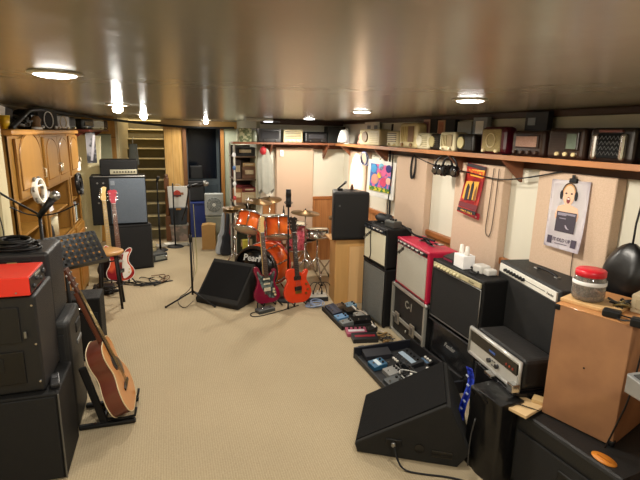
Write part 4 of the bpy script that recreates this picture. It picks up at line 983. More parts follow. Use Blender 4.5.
t = thing('floor_tom', 'pinkish red sparkle drum on legs between the orange guitar neck and the snare', 'drum', (1.58, 5.85, .50))
drum(t, .13, .36, Vector((0, 0, .05)), Vector((0, 0, 1)), shell=two('8a1c30', 'c85a68', 'voronoi', 40, .25, lo=.1, hi=.6, coat=.5))
for a in (.3, 2.4, 4.5): MB().cyl((.145*math.cos(a), .145*math.sin(a), .1), (.16*math.cos(a), .16*math.sin(a), -.495), .008, seg=8).build('leg', CHROME, t)
def tripod(t, z0, spread, zb=.30, m=CHROME, r=.010, a0=.5, n=3):
    for i in range(n):
        a = a0+2*PI*i/n; e = (spread*math.cos(a), spread*math.sin(a))
        l = MB().tube([(0, 0, zb), (e[0]*.6, e[1]*.6, zb*.45), (e[0], e[1], .012)], r, 8).build('leg', m, t)
        MB().sph((e[0], e[1], .012), .014, 10).build('rubber_foot', RUBBER, l)
t = thing('snare_drum', 'shallow silver snare drum on a chrome stand right of the drum kit', 'drum', (1.80, 5.62, 0))
drum(t, .135, .12, Vector((0, 0, .63)), Vector((0, .12, 1)), shell=mat('b9b6ae', .25, .8))
MB().cyl((0, 0, .12), (0, 0, .54), .013, seg=10).build('pole', CHROME, t); tripod(t, 0, .24, .32)
BRASS = mat('6e5638', .42, .75, var=.2)
def cymbal_stand(label, loc, hgt, r, tilt=(0, 0), m=BRASS, spread=.24, a0=.5, hihat=False, off=(0, 0)):
    t = thing('cymbal_stand', label, 'cymbal', loc)
    MB().cyl((0, 0, .10), (0, 0, hgt*.55), .013, seg=10).cyl((0, 0, hgt*.5), (0, 0, hgt+.03), .008, seg=10).build('pole', CHROME, t)
    MB().cyl((0, 0, hgt*.54), (0, 0, hgt*.58), .018, seg=10).sph((.022, 0, hgt*.56), .012, 8).build('clamp', CHROME, t)
    prof = [(0, .018), (r*.10, .018), (r*.18, .008), (r*.22, .002), (r, -.022), (r, -.025), (r*.22, -.003), (0, .010)]
    Mx = T(off[0], off[1], hgt) @ RX(R(tilt[0])) @ RY(R(tilt[1]))
    MB().lathe(prof, 40, Mx).build('cymbal', m, t)
    if hihat: MB().lathe([(a, -b) for a, b in prof], 40, T(0, 0, hgt-.035)).build('lower_cymbal', m, t)
    if off != (0, 0): MB().tube([(0, 0, hgt-.06), (off[0]*.7, off[1]*.7, hgt-.012), (off[0], off[1], hgt+.02)], .008, 8).build('boom_arm', CHROME, t)
    MB().cyl((off[0], off[1], hgt+.01), (off[0], off[1], hgt+.035), .012, .007, 10).build('wing_nut', BLACK, t)
    tripod(t, 0, spread, .34, a0=a0)
    return t
cymbal_stand('bronze crash cymbal on a stand above the left tom drum', (.95, 5.84, 0), 1.05, .165, (7, 6), off=(.13, -.04), spread=.2)
cymbal_stand('second bronze cymbal, lower and turned, on a stand behind the crash cymbal', (1.30, 6.22, 0), 1.01, .165, (9, -5), a0=1.2)
cymbal_stand('pair of hi-hat cymbals on a stand at the left edge of the drum kit', (.80, 6.05, 0), .93, .15, (8, -12), hihat=True)
cymbal_stand('bronze ride cymbal on a stand behind the upright black microphone', (1.60, 5.50, 0), .94, .18, (4, 3), a0=.2)
cymbal_stand('small cymbals on a stand right of the snare drum near the plywood stand', (2.18, 5.85, 0), .80, .15, (4, -5), hihat=True, a0=.9)
t = thing('drum_throne', 'round black drum stool behind the snare drum', 'stool', (1.80, 6.15, 0))
MB().lathe([(0, .50), (.15, .50), (.16, .48), (.16, .44), (.14, .43), (0, .43)], 24).build('seat', BLACK, t)
MB().cyl((0, 0, .2), (0, 0, .44), .014, seg=10).build('pole', CHROME, t); tripod(t, 0, .2, .3, a0=1)
t = thing('drum_microphone', 'small black clip microphone standing up from the bigger tom rim', 'microphone', (1.29, 5.36, .90), 0)
MB().cyl((0, 0, 0), (.0, .0, .09), .016, .012, 10).build('body', BLACK, t)
MB().cyl((0, 0, .09), (0, 0, .14), .006, seg=8).build('clip_stem', BLACK, t)

# ------------------------------------------------------------------ microphones on stands
def mic_body(t, p, d, r=.024, L=.17, m=BLACK, head=STEEL):
    p = Vector(p); d = Vector(d).normalized()
    h = MB().cyl(p, p + d*L*.72, r*.55, r*.85, 14).build('microphone', m, t)
    MB().sph(p + d*(L*.72 + r*.8), r*1.12, 14).build('head_grille', head, h)
t = thing('microphone_stand', 'black boom microphone stand on a tripod left of the floor monitor by the drums', 'microphone stand', (.205, 5.16, 0))
MB().cyl((0, 0, .10), (0, 0, .75), .012, seg=10).cyl((0, 0, .72), (.01, 0, 1.30), .008, seg=10).build('pole', BLACK, t)
MB().cyl((0, 0, .70), (0, 0, .78), .018, seg=10).build('clutch', BLACK, t)
MB().tube([(-.07, .25, .90), (-.03, .1, 1.05), (.01, 0, 1.30), (.06, -.03, 1.32)], .008, 8).build('boom_arm', BLACK, t)
MB().sph((.01, 0, 1.30), .024, 10).build('swivel', BLACK, t)
tripod(t, 0, .30, .14, m=BLACK, a0=-.75)
mic_body(t, (.04, -.02, 1.31), (.9, -.2, .18), r=.027)
cable('black cable lying on the carpet from the tripod microphone stand', [(.21, 5.14, .03), (.1, 4.95, .006), (.02, 5.3, .006), (.2, 5.6, .006), (.24, 5.2, .3), (.22, 5.16, .8)], .004)
t = thing('microphone_stand', 'upright black stand with a fat condenser microphone before the drum kit', 'microphone stand', (1.255, 4.99, 0))
MB().cyl((0, 0, .05), (0, 0, 1.08), .010, seg=10).build('pole', BLACK, t)
MB().lathe([(0, .03), (.05, .03), (.11, .014), (.12, .0), (0, 0)], 24).build('base', BLACK, t)
m_ = MB().cyl((0, 0, 1.08), (0, 0, 1.20), .030, seg=18).build('microphone', BLACK, t)
MB().cyl((0, 0, 1.20), (0, 0, 1.275), .032, .028, seg=18).build('head_grille', mat('2a2a2c', .4, .6), m_)
MB().ring((0, 0, 1.13), .042, .005, RX(.2)).build('shock_ring', BLACK, t)
MB().sph((.02, 0, .62), .018, 10).build('clutch', BLACK, t)
t = thing('microphone_stand', 'straight black microphone stand with round base before the staircase', 'microphone stand', (.075, 7.95, 0))
MB().cyl((0, 0, .02), (0, 0, 1.05), .012, seg=10).build('pole', BLACK, t)
MB().lathe([(0, .03), (.05, .03), (.13, .014), (.14, 0), (0, 0)], 24).build('base', BLACK, t)
t = thing('microphone_stand', 'slim black stand with a small clip at the top right of the tall amplifier stack', 'microphone stand', (-.16, 7.75, 0))
MB().cyl((0, 0, .02), (0, 0, .78), .016, seg=10).cyl((0, 0, .75), (0, 0, 1.10), .010, seg=10).build('pole', BLACK, t)
MB().lathe([(0, .03), (.04, .03), (.11, .014), (.12, 0), (0, 0)], 24).build('base', BLACK, t)
MB().cyl((0, 0, 1.10), (.03, -.02, 1.18), .018, .024, 12).build('microphone_clip', BLACK, t)
t = thing('microphone_stand', 'black boom microphone stand with silver ball microphone before the wooden cabinets', 'microphone stand', (-.82, 3.50, 0))
MB().cyl((0, 0, .05), (.0, -.0, 1.31), .011, seg=10).build('pole', BLACK, t)
MB().lathe([(0, .03), (.05, .03), (.11, .014), (.12, 0), (0, 0)], 24).build('base', BLACK, t)
MB().tube([(-.32, -.16, 1.60), (-.15, -.08, 1.44), (.0, .0, 1.31)], .007, 8).build('boom_arm', BLACK, t)
MB().tube([(-.16, -.02, 1.37), (-.06, .02, 1.30), (.1, 0, 1.31), (.24, 0, 1.38)], .005, 6, 2).build('cord', BLACK, t)
mic_body(t, (.0, -.03, 1.30), (.56, .02, .72), r=.030, L=.21)
cable('thin black cable sagging down from the boom at the left edge', [(-1.05, 3.4, 1.46), (-.98, 3.3, 1.30), (-.95, 3.2, 1.18), (-.90, 3.15, 1.21)], .004)

# ------------------------------------------------------------------ electric guitars
def guitar(name, label, loc, rotz, tilt, outline, body_m, thick=.045, scale=1.0, pick=None, pick_m=None, pickups=(), neck_m=MAPLE, board_m=ROSEW, head='six', head_m=None, total=.98, body_h=.42, hard=CHROME, knobs=(), bridge_z=.12, cat='guitar', rim=None):
    """upright: z up from the body foot, faces local -y."""
    t = thing(name, label, cat, loc, rotz, tilt=tilt)
    out = spline(outline, 5)
    MB().prism(out, -thick/2, thick/2, 'y', .008).build('body', body_m, t)
    f = -thick/2
    if rim: MB().tube([(px, f+.002, pz) for px, pz in out + [out[0]]], .004, 6).build('binding', rim, t)
    if pick: MB().prism(spline(pick, 4), f-.002, f, 'y').build('pickguard', pick_m, t)
    for (z, w_, h_, c, rot) in pickups:
        MB().box((0, f-.004, z), (w_, .010, h_), .002, (0, rot, 0)).build('pickup', mat(c, .35), t)
    MB().box((0, f-.006, bridge_z), (.075, .012, .03), .003).build('bridge', hard, t)
    for kx, kz in knobs: MB().cyl((kx, f, kz), (kx, f-.018, kz), .011, seg=12).build('knob', mat('d8c8a0', .35) if hard is CHROME else hard, t)
    nz0, nz1 = body_h*.80, total-.17
    nk = MB().prism([(-.028, nz0), (.028, nz0), (.021, nz1), (-.021, nz1)], f+.004, f+.024, 'y', .003).build('neck', neck_m, t)
    MB().prism([(-.028, nz0-.05), (.028, nz0-.05), (.021, nz1), (-.021, nz1)], f-.006, f+.004, 'y', .001).build('fingerboard', board_m, nk)
    fr = MB(); 
    for i in range(20):
        z = nz1 - (nz1-nz0+.04)*(1-2**(-i/12.0))*1.45
        if z < nz0-.05: break
        fr.box((0, f-.0065, z), (.05, .002, .0022))
    fr.build('fret_lines', STEEL, nk)
    for i in (3, 5, 7, 9):
        z = nz1 - (nz1-nz0+.04)*(1-2**(-(i-.5)/12.0))*1.45
        MB().cyl((0, f-.0055, z), (0, f-.0072, z), .005, seg=8).build('inlay', WHITE, nk)
    if head == 'six':   # one-sided headstock
        hp = [(-.022, nz1), (.022, nz1), (.03, nz1+.03), (.028, nz1+.10), (.045, nz1+.16), (.015, nz1+.175), (-.01, nz1+.165), (-.042, nz1+.03)]
        pegs = [(-.052+.006*i, nz1+.035+.022*i) for i in range(6)]
    elif head == 'flare':  # symmetrical flared
        hp = [(-.022, nz1), (.022, nz1), (.044, nz1+.05), (.040, nz1+.10), (.055, nz1+.15), (.02, nz1+.17), (0, nz1+.16), (-.02, nz1+.17), (-.055, nz1+.15), (-.04, nz1+.10), (-.044, nz1+.05)]
        pegs = [(s*.058, nz1+.045+.04*i) for s in (-1, 1) for i in range(3)]
    else:
        hp = [(-.022, nz1), (.022, nz1), (.036, nz1+.03), (.036, nz1+.16), (.012, nz1+.172), (-.012, nz1+.172), (-.036, nz1+.16), (-.036, nz1+.03)]
        pegs = [(s*.05, nz1+.05+.045*i) for s in (-1, 1) for i in range(3)]
    hs = MB().prism(hp, f+.004, f+.018, 'y', .002).build('headstock', head_m or neck_m, t)
    for px, pz in pegs: MB().box((px, f+.011, pz), (.016, .008, .012), .003).cyl((px*.55, f+.004, pz), (px*.55, f-.004, pz), .005, seg=8).build('tuning_peg', CHROME, hs)
    MB().box((0, f-.006, nz1), (.044, .006, .004)).build('nut', WHITE, hs)
    stg = MB()
    for i in range(6):
        x0 = (i-2.5)*.0105; x1 = (i-2.5)*.0068
        stg.cyl((x0, f-.014, bridge_z), (x1, f-.009, nz1), .0009, seg=5)
    stg.build('strings', STEEL, t)
    return t
def guitar_stand(label, loc, rotz):
    t = thing('guitar_stand', label, 'guitar stand', loc, rotz)
    MB().tube([(0, .13, .42), (0, .10, .26), (0, .04, .08)], .010, 8).build('upright', BLACK, t)
    for s in (-1, 1):
        MB().tube([(0, .09, .22), (s*.10, .03, .08), (s*.15, -.08, .010)], .009, 8).build('leg', BLACK, t)
        MB().tube([(0, .03, .10), (s*.07, .03, .04), (s*.07, -.07, .03), (s*.07, -.085, .07)], .008, 8).build('cradle_arm', RUBBER, t)
    MB().tube([(0, .08, .30), (0, .24, .012)], .009, 8).build('leg', BLACK, t)
    return t
strat = [(0, 0), (.09, .005), (.145, .05), (.15, .115), (.115, .19), (.105, .24), (.13, .305), (.125, .36), (.095, .37), (.065, .325), (.03, .315), (-.03, .315), (-.055, .335), (-.08, .40), (-.115, .415), (-.135, .37), (-.11, .29), (-.105, .235), (-.125, .18), (-.155, .115), (-.14, .045), (-.08, .005)]
sp = [(.02, .06), (.085, .055), (.105, .10), (.085, .17), (.08, .24), (.105, .32), (.095, .345), (.05, .305), (0, .30), (-.06, .315), (-.09, .36), (-.105, .34), (-.08, .24), (-.05, .15), (-.02, .12)]
guitar('electric_guitar', 'maroon double cutaway electric guitar with dark mottled pickguard on a stand', (.985, 4.83, .045), 14, -11, strat, mat('7a1030', .18, coat=.8, var=.2, scale=4), pick=sp, pick_m=two('2a3434', '6a7a78', 'noise', 30, .3), pickups=((.155, .075, .038, 'e8dcc0', 0), (.215, .075, .018, 'e8dcc0', 0), (.27, .075, .018, 'e8dcc0', 0)), head='six', neck_m=MAPLE, board_m=ROSEW, knobs=((.07, .12), (.085, .085), (.075, .15)), total=.95, body_h=.40)
guitar_stand('black stand holding the maroon electric guitar', (.985, 4.86, 0), 14)
lp = [(0, 0), (.08, .005), (.145, .05), (.165, .12), (.14, .20), (.115, .245), (.125, .30), (.14, .335), (.125, .365), (.09, .345), (.07, .325), (.03, .345), (-.03, .38), (-.08, .385), (-.12, .36), (-.128, .30), (-.115, .245), (-.14, .20), (-.165, .12), (-.145, .05), (-.08, .005)]
guitar('electric_guitar', 'orange red single cutaway electric guitar with two gold pickups on a stand', (1.315, 4.76, .045), 10, -11, lp, mat('d8401c', .18, coat=.8, var=.15, scale=4), pickups=((.16, .085, .045, '1a1412', 0), (.275, .085, .045, '1a1412', 0)), head='flare', neck_m=wood('6a3020'), head_m=BLACKG, board_m=mat('2a1c16', .4), hard=mat('b8924a', .3, .9), knobs=((.09, .10), (.115, .14), (.10, .20)), total=.95, body_h=.41)
for o in bpy.data.objects:
    pass
guitar_stand('black stand holding the orange red electric guitar', (1.315, 4.79, 0), 10)
t = thing('effects_pedal', 'flat grey pedal and cables lying at the foot of the maroon guitar', 'pedal', (.93, 4.70, 0), 20)
MB().box((0, 0, .02), (.20, .10, .04), .006).build('body', mat('4a4c4c', .4, .3), t)
for xx in (-.05, .05): MB().cyl((xx, -.02, .04), (xx, -.02, .052), .009, seg=10).build('footswitch', CHROME, t)
MB().tube([(-.1, 0, .02), (-.18, .02, .01), (-.2, -.08, .006), (-.05, -.10, .006), (.2, -.09, .006), (.4, -.06, .006)], .005, 6, 2).build('cord', BLACK, t)
# left: red bass body and a second maple neck behind it
rick = [(0, 0), (.09, .008), (.15, .06), (.155, .13), (.115, .20), (.10, .25), (.115, .31), (.15, .37), (.135, .40), (.09, .385), (.055, .345), (.02, .33), (-.03, .335), (-.07, .37), (-.115, .44), (-.15, .455), (-.16, .42), (-.125, .34), (-.11, .26), (-.125, .20), (-.165, .13), (-.155, .06), (-.09, .008)]
rp = [(.02, .04), (.08, .05), (.12, .10), (.11, .17), (.085, .22), (.09, .30), (.115, .35), (.06, .345), (.04, .30), (.02, .2)]
guitar('bass_guitar', 'red sunburst bass guitar with white pickguard leaning before the tall amplifier stack', (-.60, 6.05, .045), 16, -10, rick, two('8a1020', 'd85a38', 'noise', 4, .2, coat=.7), pick=rp, pick_m=WHITE, pickups=((.14, .08, .03, '2a2a2a', 0), (.25, .08, .03, 'c8c8c4', 0)), total=1.13, body_h=.42, head='flare', head_m=mat('a81c34', .3, coat=.5), neck_m=wood('8a5a3c'), board_m=wood('7a4a34'), rim=WHITE, knobs=((.09, .10), (.10, .14)))
guitar_stand('black stand holding the red sunburst bass guitar', (-.60, 6.08, 0), 16)
tele = [(0, 0), (.09, .005), (.15, .06), (.155, .13), (.12, .20), (.105, .25), (.12, .31), (.13, .35), (.10, .36), (.06, .32), (.03, .33), (-.03, .34), (-.09, .36), (-.13, .33), (-.115, .25), (-.125, .20), (-.16, .13), (-.15, .06), (-.09, .005)]
guitar('electric_guitar', 'dark bodied guitar with pale maple neck standing just behind the red bass', (-.73, 6.25, .045), 18, -8, tele, mat('1a1412', .3, coat=.5), total=1.14, body_h=.42, head='six', neck_m=MAPLE, board_m=MAPLE, pickups=((.25, .07, .03, '888888', 0),))
guitar_stand('black stand holding the dark guitar with pale maple neck', (-.73, 6.28, 0), 18)

# acoustic guitar
ac = [(0, 0), (.10, .008), (.175, .06), (.20, .14), (.18, .215), (.135, .275), (.125, .32), (.14, .375), (.145, .43), (.12, .475), (.07, .495), (0, .50), (-.07, .495), (-.12, .475), (-.145, .43), (-.14, .375), (-.125, .32), (-.135, .275), (-.18, .215), (-.20, .14), (-.175, .06), (-.10, .008)]
t = thing('acoustic_guitar', 'acoustic guitar with pale spruce top and reddish brown sides leaning on a floor stand', 'guitar', (-.33, 3.10, .055), 89, tilt=-19)
out = spline(ac, 5)
MB().prism(out, -.05, .05, 'y', .004).build('body', wood('6a3220', .3, .2, coat=.4), t)
ins = [(px*.985, .25+(pz-.25)*.985) for px, pz in out]
MB().prism(ins, -.053, -.049, 'y').build('soundboard', wood('c8854a', .3, .12, coat=.4), t)
for yy in (-.050, .050): MB().tube([(px, yy, pz) for px, pz in out + [out[0]]], .0035, 6).build('binding', mat('e0cfa8', .4), t)
MB().cyl((0, -.0525, .335), (0, -.0545, .335), .05, seg=28).build('soundhole', mat('120c08', .8), t)
MB().ring((0, -.054, .335), .056, .004, RX(PI/2)).build('rosette', mat('3a2418', .5), t)
MB().prism(spline([(.03, .30), (.06, .34), (.10, .31), (.115, .25), (.08, .20), (.04, .23)], 4), -.0555, -.053, 'y').build('pickguard', mat('2a1610', .3), t)
MB().prism([(-.075, .145), (.075, .145), (.075, .165), (.03, .175), (-.03, .175), (-.075, .165)], -.062, -.053, 'y', .002).build('bridge', mat('1c100a', .4), t)
nk = MB().prism([(-.028, .46), (.028, .46), (.022, .86), (-.022, .86)], -.052, -.022, 'y', .008).build('neck', wood('5a2c1a', .35), t)
MB().prism([(-.028, .385), (.028, .385), (.022, .86), (-.022, .86)], -.060, -.052, 'y', .001).build('fingerboard', mat('24140c', .4), nk)
fr = MB()
for i in range(1, 20): fr.box((0, -.0605, .86-.63*(1-2**(-i/12.0))), (.05, .0016, .0024))
fr.build('fret_lines', STEEL, nk)
hs = MB().prism([(-.022, .86), (.022, .86), (.034, .89), (.038, 1.02), (0, 1.028), (-.038, 1.02), (-.034, .89)], -.054, -.038, 'y', .002, T(0, 0, 0)).build('headstock', wood('4a2416', .35), t)
for s in (-1, 1):
    for i in range(3): MB().box((s*.052, -.045, .90+.043*i), (.018, .008, .013), .003).cyl((s*.024, -.054, .90+.043*i), (s*.024, -.064, .90+.043*i), .005, seg=8).build('tuning_peg', STEEL, hs)
stg = MB()
for i in range(6): stg.cyl(((i-2.5)*.011, -.066, .155), ((i-2.5)*.007, -.0625, .86), .001, seg=5)
stg.build('strings', mat('b8a070', .3, .9), t)
t = thing('guitar_stand', 'low black A frame stand under the acoustic guitar', 'guitar stand', (-.41, 3.10, 0), 89)
# base bars lie along the guitar's facing direction
for xx in (-.12, .14):
    MB().box((xx, .03, .018), (.036, .34, .03), .010).build('base_bar', BLACK, t)
MB().box((.0, .06, .03), (.26, .03, .022), .004).build('cross_bar', BLACK, t)
for xx in (-.11, .13):
    MB().box((xx, .10, .22), (.028, .045, .42), .008, (R(-14), 0, 0)).build('upright', BLACK, t)
    MB().tube([(xx, .06, .05), (xx, -.06, .035), (xx, -.135, .045), (xx, -.145, .10)], .009, 8).build('cradle_arm', RUBBER, t)

# ------------------------------------------------------------------ left: speaker stacks near the viewpoint
def cab(name, label, cat, lo, hi, m=TOLEX, bev=.012, extra=None, group=None):
    w, d, h = hi[0]-lo[0], hi[1]-lo[1], hi[2]-lo[2]
    t = thing(name, label, cat, ((lo[0]+hi[0])/2, lo[1], lo[2]), 0, group)
    MB().box((0, d/2, h/2), (w, d, h), bev, seg=3).build('cabinet', m, t)
    return t, w, d, h
t, w, d, h = cab('speaker_cabinet', 'large black speaker cabinet on the carpet at the bottom of the near left stack', 'speaker cabinet', (-1.28, 2.54, 0), (-.60, 2.92, .515))
MB().box((0, -.004, h/2), (w-.03, .012, h-.03), .004).build('grille', DARKG, t)
MB().box((w/2-.002, -.003, h/2), (.007, .012, h-.01), .002).build('edge_trim', mat('6a6a68', .4, .6), t)
MB().box((-.02, .0, h+.004), (.05, .03, .012), .002).build('name_plate', mat('a89a70', .4), t)
t, w, d, h = cab('power_amplifier', 'black rack cabinet with screw heads standing on the large cabinet, under the red box', 'amplifier', (-1.28, 2.58, .517), (-.665, 2.94, 1.045), mat('151517', .5, bump=.15, bscale=300))
MB().box((-.03, -.003, h*.72), (w-.10, .012, h*.36), .004).build('front_panel', mat('101012', .45), t)
MB().box((-.03, -.003, h*.28), (w-.10, .012, h*.34), .004).build('front_panel', mat('0d0d0f', .35), t)
MB().box((-.06, -.010, h*.32), (w-.22, .006, h*.14), .002).build('vent_slot', mat('050505', .6), t)
for xx in (-w/2+.02, w/2-.02):
    for z in (.06, .27, .48): MB().cyl((xx, .0, z), (xx, -.006, z), .006, seg=10).build('screw', CHROME, t)
MB().box((w/2-.06, -.012, h*.62), (.012, .01, .035), .002).build('switch', STEEL, t)
t = thing('remote_box', 'small dark handset clipped at the top corner of the large bottom cabinet', 'handset', (-.625, 2.60, .516), 12)
MB().box((0, .06, .012), (.045, .14, .024), .005).build('body', mat('1a1a1c', .4), t)
MB().box((0, .08, .026), (.025, .04, .004), .001).build('button', mat('3a3a3c', .4), t)
t = thing('preamp_box', 'bright red sheet metal box with black front on the near left stack', 'amplifier', (-.79, 2.44, .992), 0)
t.location = (-.86, 2.56, 1.052)
MB().box((0, .15, .05), (.36, .30, .095), .004).build('case', REDP, t)
MB().box((.181, .15, .05), (.006, .28, .08), .002).build('front_plate', mat('141416', .4), t)
for yy, z in ((.06, .035), (.12, .06), (.19, .04), (.25, .06)): MB().cyl((.18, yy, z), (.198, yy, z), .012, seg=12).build('knob', mat('2a2a2c', .35), t)
MB().box((.185, .15, .078), (.004, .10, .012)).build('meter', mat('8a8a80', .3), t)
for xx in (-.15, .15):
    for yy in (.04, .26): MB().cyl((xx, yy, -.006), (xx, yy, .004), .012, seg=8).build('foot', RUBBER, t)
for xx in (-.10, .12): MB().cyl((xx, -.001, .02), (xx, -.003, .02), .005, seg=8).build('screw', STEEL, t)
t, w, d, h = cab('loudspeaker', 'tall black loudspeaker with two handle slots behind the near left stack', 'loudspeaker', (-1.15, 2.98, 0), (-.61, 3.36, .735), mat('18191a', .5, bump=.2, bscale=200), bev=.03)
MB().box((w/2+.001, .26, .62), (.012, .14, .07), .008).build('handle_slot', mat('050505', .7), t)
MB().box((w/2+.001, .26, .52), (.012, .14, .03), .004).build('handle_slot', mat('6a6c6c', .5), t)
MB().box((0, -.004, .36), (w-.06, .012, .60), .01).build('grille', DARKG, t)
t, w, d, h = cab('guitar_amplifier', 'black amplifier with recessed control shelf and cable coil on top, behind the red box', 'amplifier', (-1.28, 2.97, .737), (-.675, 3.34, 1.175), mat('1c1d20', .45, bump=.2, bscale=300), bev=.02)
MB().box((-.04, -.003, h*.78), (w-.10, .014, .12), .004).build('control_recess', mat('08080a', .5), t)
MB().box((-.04, -.004, h*.35), (w-.10, .014, h*.52), .004).build('grille', DARKG, t)
MB().box((.12, -.012, h*.86), (.05, .008, .03), .002).build('label_plate', mat('a08a5a', .5), t)
for i in range(5): MB().cyl((-.25+.06*i, -.006, h*.78), (-.25+.06*i, -.026, h*.78), .012, seg=10).build('knob', BLACK, t)
MB().box((0, d*.55, h+.004), (w*.5, .04, .008), .002).build('top_strip', mat('3a3a3c', .4), t)
t = thing('cable_coil', 'black cable coiled on top of the amplifier behind the red box', 'cable', (-.87, 3.10, 1.18))
for i in range(6): MB().ring((.012*math.sin(i*2), .01*math.cos(i*3), .008+.009*i), .11+.008*math.sin(i), .008, RZ(.5*i) @ RX(.10*math.sin(i*2)), sy=.75).build('cable_loop', BLACK, t)
MB().tube([(.1, 0, .02), (.16, -.05, .01), (.10, -.10, .01), (-.05, -.10, .012)], .008, 6, 2).build('cord', BLACK, t)
MB().cyl((-.12, -.11, .012), (-.05, -.10, .012), .012, seg=10).build('plug', CHROME, t)
MB().tube([(-.1, .05, .02), (-.2, .02, .03), (-.3, .10, .25)], .005, 6, 2).build('cord', BLACK, t)
# music stand
t = thing('music_stand', 'black music stand with perforated metal desk before the wooden cabinets', 'music stand', (-.70, 3.66, 0), 38)
def perf():
    m = MB(); W, Hh = .50, .24; nx, nz = 11, 5
    xs = [-W/2 + W*i/nx for i in range(nx+1)]; zs = [Hh*i/nz for i in range(nz+1)]
    for i in range(nx):          # bars between the slots
        pass
    for z in range(nz+1): m.box((0, 0, Hh*z/nz), (W, .006, .030))
    for i in range(nx+1): m.box((xs[i], 0, Hh/2), (.028, .006, Hh+.02))
    m.box((0, -.03, -.015), (W, .06, .006))
    return m
dk = perf().build('desk', mat('0e0e10', .4), t); dk.location = (0, -.05, .91); dk.rotation_euler = (R(-38), 0, 0)
MB().cyl((0, .06, .15), (0, .06, .98), .014, seg=10).build('pole', BLACK, t)
for a in (.3, 2.4, 4.4): MB().tube([(0, .06, .2), (.20*math.cos(a), .06+.20*math.sin(a), .012)], .009, 8).build('leg', BLACK, t)
# small amps between stack and acoustic
t, w, d, h = cab('guitar_amplifier', 'small black amplifier with chrome handle bar behind the acoustic guitar', 'amplifier', (-.95, 3.98, 0), (-.57, 4.24, .54), TOLEX)
MB().box((0, -.004, h*.42), (w-.05, .012, h*.72), .004).build('grille', DARKG, t)
MB().tube([(-.08, -.015, h-.07), (-.07, -.035, h-.07), (.09, -.035, h-.07), (.10, -.015, h-.07)], .009, 8).build('handle', CHROME, t)
# stool and stuff
t = thing('bar_stool', 'stool with round wooden seat and black legs before the red bass guitar', 'stool', (-.635, 5.28, 0))
MB().lathe([(0, .63), (.13, .63), (.15, .62), (.155, .605), (.14, .59), (0, .59)], 28).build('seat', wood('b98a4e', .35, .15, 'x'), t)
for i in range(4):
    a = PI/4+PI/2*i; MB().cyl((.10*math.cos(a), .10*math.sin(a), .60), (.155*math.cos(a), .155*math.sin(a), .0), .013, seg=10).build('leg', BLACK, t)
for z, r_ in ((.25, .135), (.53, .112)): MB().ring((0, 0, z), r_, .007).build('ring_brace', BLACK, t)
m_ = MB(); rr = random.Random(3)
t = thing('cable_heap', 'dark cables spread on the carpet beside the red bass guitar', 'cables', (-.35, 6.1, 0))
for i in range(4): MB().tube([(rr.uniform(-.35, .4), rr.uniform(-.3, .2), .008+.006*i) for _ in range(8)], .006, 6, 2).build('cord', BLACK if i < 3 else mat('6a4a2a', .5), t)
t = thing('cable_heap', 'black cables and pedals heap on the carpet behind the music stand', 'cables', (-.72, 5.75, 0))
for i in range(5): MB().tube([(rr.uniform(-.2, .2), rr.uniform(-.2, .15), rr.uniform(.008, .10)) for _ in range(8)], .010, 6, 2).build('cord', BLACK, t)
MB().box((-.05, 0, .05), (.22, .14, .10), .01).build('pedal_box', BLACK, t)

# ------------------------------------------------------------------ tall bass stack at the far left
t = thing('speaker_cabinet', 'black cabinet with dark grille standing on the carpet, bottom of the tall stack', 'speaker cabinet', (-.50, 6.68, 0), 14)
MB().box((0, .20, .315), (.54, .40, .625), .012, seg=3).build('cabinet', TOLEX, t)
MB().box((0, -.003, .31), (.49, .012, .56), .004).build('grille', DARKG, t)
for sx in (-1, 1):
    MB().box((sx*.262, .0, .31), (.014, .014, .60), .004).build('edge_rail', mat('4a4a48', .4, .5), t)
    for z in (.02, .61): MB().box((sx*.258, .012, z), (.03, .03, .03), .008).build('corner_cap', BLACK, t)
t = thing('speaker_cabinet', 'tall cabinet with blue grey cloth front, upper one of the tall stack', 'speaker cabinet', (-.60, 6.72, .63), 4)
MB().box((-.02, .20, .325), (.68, .40, .645), .012, seg=3).build('cabinet', TOLEX, t)
MB().box((.09, -.003, .32), (.44, .012, .60), .004).build('grille', two('4c5560', '5c6570', 'noise', 260, .85), t)
MB().box((0, -.004, .645), (.63, .02, .012), .003).build('edge_trim', STEEL, t)
MB().box((-.09, -.011, .56), (.05, .004, .06), .002).build('badge', mat('7a828c', .4), t)
for x_, z in ((-.27, .56), (-.20, .56), (-.27, .30), (-.20, .10)): MB().cyl((x_, 0, z), (x_, -.006, z), .012, seg=10).build('corner_bolt', STEEL, t)
t = thing('amplifier_head', 'wide black amplifier head with a pale knob panel on top of the tall stack', 'amplifier', (-.60, 6.74, 1.283), 4)
MB().box((0, .15, .105), (.46, .30, .205), .012, seg=3).build('cabinet', TOLEX, t)
cp = MB().box((.055, -.004, .05), (.33, .014, .06), .003).build('control_panel', mat('a8a48e', .4, .4), t)
for i in range(8): MB().cyl((-.06+.035*i, -.008, .05), (-.06+.035*i, -.024, .05), .010, seg=10).build('knob', BLACK, cp)
t = thing('rack_tray', 'low grey road case tray with chrome latch on the carpet beside the tall stack', 'case', (-.17, 7.05, 0), 30)
MB().box((0, .1, .06), (.26, .22, .12), .01).build('body', mat('3a3e40', .4, .3), t)
MB().box((.02, -.012, .06), (.18, .01, .06), .004).build('front_plate', mat('8d9698', .3, .7), t)
MB().sph((.10, -.02, .07), .022, 12).build('latch', CHROME, t)
t = thing('paper_roll', 'pale folded cloth bundle between the tall stack and the staircase', 'bundle', (-.30, 7.25, 0), 20)
MB().sph((0, 0, .14), (.10, .07, .15), 16).build('body', mat('a89c78', .8, bump=.6, bscale=14), t)
MB().ring((0, 0, .18), .09, .008, sy=.7).build('tie', mat('7a6a48', .7), t)

